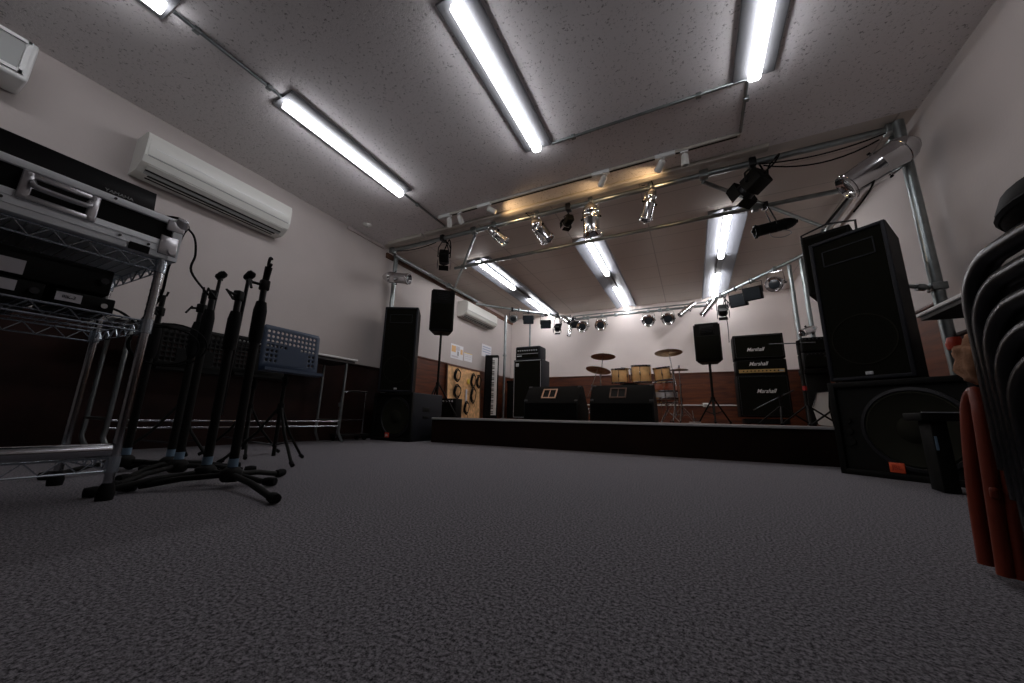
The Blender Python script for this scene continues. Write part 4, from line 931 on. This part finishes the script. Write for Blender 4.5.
# a chrome stand piece left of the second wedge
t = thing('small_stand', 'short chrome folded stand between the two wedge monitors', 'stand', (-1.02, 3.98, SH))
q = g(); q.tube([(-.06, 0, .01), (.05, 0, .13), (-.05, 0, .13)], .007, 6); q.tube([(.05, 0, .13), (.05, .06, .01)], .006, 6); q.tube([(-.05, 0, .13), (-.08, .07, .01)], .006, 6); q.out('frame', 'chrome', t)
g().cyl((-.06, 0, .006), (-.075, 0, .006), .006, n=8).out('rubber_foot', 'rubber', t)
# wall conduit and outlet behind the drums
tag(g().cyl((-2.0, BY-.022, .575), (.98, BY-.022, .575), .010, n=10).out('wall_conduit', 'ivory'), 'thin pale conduit along the back wall wainscot behind the drums', 'pipe')
t = thing('wall_outlet', 'small pale outlet box on the conduit behind the drums', 'outlet', (.22, BY-.012, .58)); g().box((0, -.02, 0), (.09, .04, .07), bev=.005).out('box', 'ivory', t); g().box((0, -.042, 0), (.05, .004, .03)).out('socket', 'ivorydark', t)

# ------------------------------------------------------------ guitar stack
def cab(name, label, z, h, D=.36, logo=(0, 0), ls=.09, cat='speaker', grp='large stage amplifier cabinets', head=False, W=.60, x=.905):
    t = thing(name, label, cat, (x, 6.0, z), 0, grp)
    g().box((0, D/2, h/2), (W, D, h), bev=.010).out('cabinet', 'vinyl', t)
    if not head:
        g().box((0, -.003, h/2), (W-.05, .008, h-.05)).out('grille', 'cloth', t)
        q = g()
        for sx in (-1, 1): q.box((sx*(W/2-.022), -.006, h/2), (.005, .006, h-.04))
        for zz in (.02, h-.02): q.box((0, -.006, zz), (W-.04, .006, .005))
        q.out('piping', 'darkmetal', t)
    else:
        g().box((0, -.003, h*.68), (W-.05, .008, h*.52)).out('grille', 'cloth', t)
        g().box((0, -.005, h*.26), (W-.07, .010, h*.22)).out('control_panel', 'gold', t)
        q = g()
        for k in range(10): q.cyl((-.21+.045*k, -.008, h*.26), (-.21+.045*k, -.022, h*.26), .009, n=8)
        q.out('knob', 'vinyl', t)
        g().box((W/2-.07, -.012, h*.25), (.05, .006, .02)).out('switch', 'alu', t)
        g().box((0, D*.5, h+.008), (.2, .03, .014), bev=.005).out('handle', 'rubber', t)
    text('lettering', 'Marshall', ls, (logo[0], -.011, logo[1]), FRONT, 'lettering', t, shear=.42, bold=.0009, sx=.86)
    return t
cab('speaker_cabinet', 'black guitar speaker cabinet at the bottom of the stack, with white script', .37, .575, logo=(.025, .35), ls=.076)
q = tag(g().box((0, .18, .045), (.52, .30, .07), bev=.008).out('cabinet_base', 'vinyl'), 'low black base under the guitar stack', 'base'); q.location = (.905, 6.0, SH-.0)
for sx in (-1, 1):
    for yy in (.06, .30): g().cyl((sx*.2-.01, yy, .012), (sx*.2+.01, yy, .012), .012, n=10).out('castor', 'rubber', q)
cab('guitar_amplifier', 'black guitar amplifier head with gold panel in the middle of the stack', .946, .215, D=.26, logo=(-.03, .155), ls=.075, cat='amplifier', grp='amplifier heads on their cabinets', head=True)
cab('speaker_cabinet', 'smaller black cabinet topping the guitar stack, with white script', 1.177, .35, D=.30, logo=(-.045, .13), ls=.070)
# right hand small amps
G8 = 'small black amplifiers stacked at the right of the stage'
for lab, z, h, w_ in (('lower of the two small black amplifiers stacked by the right wall', .90, .155+.02, .22), ('upper of the two small black amplifiers stacked by the right wall', 1.08, .165, .22)):
    t = thing('combo_amplifier', lab, 'amplifier', (1.275, 5.0, z), 0, G8)
    g().box((0, .13, h/2), (w_, .24, h), bev=.008).out('cabinet', 'vinyl', t); g().box((0, -.002, h*.42), (w_-.03, .006, h*.66)).out('grille', 'cloth', t)
    q = g()
    for k in range(5): q.cyl((-.07+.035*k, .004, h*.88), (-.07+.035*k, -.012, h*.88), .007, n=8)
    q.out('knob', 'darkmetal', t)
t = thing('amplifier_rack', 'narrow black rack under the small amplifiers by the right wall', 'rack', (1.275, 5.0, SH))
q = g(); q.box((0, .14, .60), (.24, .24, .06), bev=.006)
q.out('top_board', 'vinyl', t)
g().box((0, .16, .30), (.22, .2, .56), bev=.01).out('case', 'black', t)
for sx in (-1, 1): g().box((sx*.09, .14, .01), (.03, .2, .02)).out('foot', 'rubber', t)
t = thing('white_panel', 'white narrow panel leaning on the small amplifier rack', 'panel', (1.24, 4.88, SH), 0, r=(-.12, 0, 0))
q = g(); q.bm; T = Matrix.Identity(4)
q.prism([(-.06, .012), (.055, .0), (.045, .20), (.07, .36), (-.03, .35), (-.085, .20)], -.006, .006, Matrix.Rotation(-PI/2, 4, 'Z')); q.out('panel_face', 'ivory', t)
g().tube([(-.08, -.009, .2), (-.03, -.009, .355), (.07, -.009, .365)], .004, 6).out('edge_trim', 'darkmetal', t)
def boom(label, x, y, h, ang, blen, bz, red=True):
    t = thing('boom_stand', label, 'microphone stand', (x, y, SH), 0, 'boom microphone stands right of the guitar stack')
    g().cyl((0, 0, .10), (0, 0, h), .011, n=10).out('tube', 'black', t)
    g().cyl((0, 0, h*.42), (0, 0, h*.42+.045), .02, n=12).out('clutch', 'redplastic' if red else 'rubber', t)
    g().cyl((0, 0, h-.02), (0, 0, h+.03), .018, n=12).out('swivel', 'rubber', t)
    d = Vector((math.cos(ang), math.sin(ang), bz)).normalized(); p = Vector((0, 0, h+.005))
    g().cyl(p-d*blen*.35, p+d*blen*.65, .0065, n=8).out('boom_arm', 'blackgloss', t)
    for k in range(3):
        b = .3+k*2*PI/3; cb, sb = math.cos(b), math.sin(b)
        q = g(); q.tube([(.012*cb, .012*sb, .20), (.27*cb, .27*sb, .014)], .009, 6); lg = q.out('leg', 'black', t)
        g().cyl((.25*cb, .25*sb, .022), (.275*cb, .275*sb, .010), .012, n=8).out('rubber_foot', 'rubber', lg)
boom('black boom microphone stand with red clutch nearest the guitar stack', 1.07, 4.72, .86, 2.6, .42, .12)
boom('black boom microphone stand with red clutch nearest the right wall', 1.27, 4.48, .70, .3, .25, .5)
boom('low black boom stand folded in front of the guitar stack', .88, 4.9, .30, 3.5, .5, -.5, False)
par_can('silver can lamp clamped low on the back right posts', (1.40, 5.48, 1.42), (-.06, -.12, -.02), (-.4, -.25, -.2), .22, .045, framed=False, barr=.026)
# cable hanging at right beside the right wall
tag(g().tube(smooth([(.62, 6.5, 2.3), (.60, 6.5, 2.0), (.61, 6.48, 1.8), (.60, 6.45, 1.52)], 4), .006, 6).out('power_cable', 'rubber'), 'thin cable hanging down behind the top guitar cabinet', 'cable')

# ------------------------------------------------------------ right foreground
t = thing('side_table', 'white edged table against the right wall behind the chair stack', 'table', (1.30, 1.86, 0))
g().box((0, 0, .80), (.60, .98, .016), bev=.003).out('tabletop', 'tabletop', t); g().box((0, 0, .782), (.58, .96, .018)).out('apron', 'tableunder', t)
for sx in (-.02, .26):
    for sy in (-.42, .42): g().cyl((sx, sy, 0), (sx, sy, .775), .011, n=10).out('leg', 'steel', t)
t = thing('low_bench', 'low black bench with a small grey tape mark before the right subwoofer', 'bench', (1.115, 2.36, 0), 0)
g().box((0, -.0, .325), (.40, .16, .035), bev=.006).out('seat', 'black', t)
g().box((0, -.082, .3435), (.39, .008, .004)).out('edge_strip', 'alu', t)
for sx in (-1, 1): g().box((sx*.135, 0, .158), (.055, .10, .31), bev=.004).out('leg', 'black', t)
g().box((-.155, -.052, .21), (.008, .003, .06)).out('tape', 'bluetape', t)

# stacked chairs
G9 = 'black stacking chairs at the right edge'
def chair(label, k):
    t = thing('stacking_chair', label, 'chair', (.708, .775+.012*k, .048*k), 0, G9)
    # side frames: inverted U with a curved front corner; y+ is the side away from the camera
    for sx in (-1, 1):
        x = sx*.205
        p = [(x, .17, .012), (x-sx*.002, .165, .22), (x, .158, .29)] + [(x, .065+.092*math.cos(u), .305+.085*math.sin(u)) for u in [.2, .55, .9, 1.25, PI/2]] + [(x, -.03, .392), (x, -.12, .37), (x, -.17, .30), (x, -.20, .012)]
        g().tube(smooth(p, 3), .018, 10).out('side_frame', 'blackgloss', t)
    g().box((0, -.01, .235), (.40, .34, .022), (.05, 0, 0), bev=.010).out('seat', 'blackgloss', t)
    q = g(); q.tube(smooth([(-.195, -.185, .30), (-.19, -.20, .42), (-.12, -.215, .47), (.12, -.215, .47), (.19, -.20, .42), (.195, -.185, .30)], 4), .012, 8); q.box((0, -.212, .42), (.30, .014, .07), bev=.006); q.out('backrest', 'blackgloss', t)
    g().cyl((-.2, .155, .20), (.2, .155, .20), .009, n=8).out('crossbar', 'blackgloss', t)
names = ['black stacking chair at the bottom of the stack on the carpet', 'black stacking chair second from the bottom of the stack', 'black stacking chair in the middle of the stack', 'black stacking chair second from the top of the stack', 'black stacking chair at the top of the stack, under the round cushion']
for k in range(5): chair(names[k], k)
t = thing('round_stool_seat', 'round black padded seat lying on top of the chair stack', 'cushion', (.640, .78, .600), 0)
g().lathe([(0, 0), (.15, 0), (.168, .012), (.172, .03), (.165, .05), (.13, .06), (0, .062)], n=40).out('pad', 'vinyl', t); g().lathe([(.1705, .014), (.1745, .02), (.1705, .026)], n=40).out('piping', 'rubber', t)
# orange frame with a cloth bag
t = thing('folded_stool', 'orange red bentwood folded stool leaning against the black chair stack', 'stool', (.502, 1.10, 0), 0, r=(.0, .05, -.42))
def strap(x0, y0, x1, y1, zt, w_=.010):
    pts = smooth([(x0, y0, .012), ((x0+x1)/2*.6, y0*.9, zt*.5), (x0*.2, y0*.8, zt*.85), (0, (y0+y1)/2, zt), (x1*.6, y1*.9, zt*.86), (x1, y1, .02)], 5)
    return pts
for dx, zt, w_, nm in ((0, .352, .0115, 'front_frame'), (.018, .372, .009, 'rear_frame')):
    q = g(); q.tube(smooth([(-.012+dx, .01, .015), (-.012+dx, .012, .15), (-.006+dx, .014, .29), (.000+dx, .008, .335), (.008+dx, -.012, .35+dx*.8), (.010+dx, -.030, .33), (.010+dx, -.042, .27), (.008+dx, -.048, .015)], 5), w_, 10); q.out(nm, 'orange', t)
g().box((.01, -.03, .16), (.012, .07, .02), bev=.004).out('crossbar', 'orange', t)
q = g(); bm = q.bm
bmesh.ops.create_icosphere(bm, subdivisions=4, radius=1)
rnd = random.Random(3)
from mathutils import noise
for v in bm.verts:
    n_ = noise.noise(v.co*2.2)*.22+noise.noise(v.co*5)*.10+abs(math.sin(v.co.z*3.4+v.co.x*2))*-.10
    c_ = v.co*(1+n_); v.co = Vector((.527+c_.x*.026, 1.07+c_.y*.040, .412+c_.z*.052))
tag(q.out('cloth_bag', 'tan', None, 80), 'crumpled tan cloth bag tied on top of the orange stool', 'bag')
q = g(); q.lathe([(0, -.012), (.012, -.012), (.014, 0), (.010, .014), (0, .016)], Matrix.Translation((.514, 1.09, .452)), 14)
tag(q.out('bag_toggle', 'redcap'), 'small red orange toggle on top of the tan cloth bag', 'toggle')
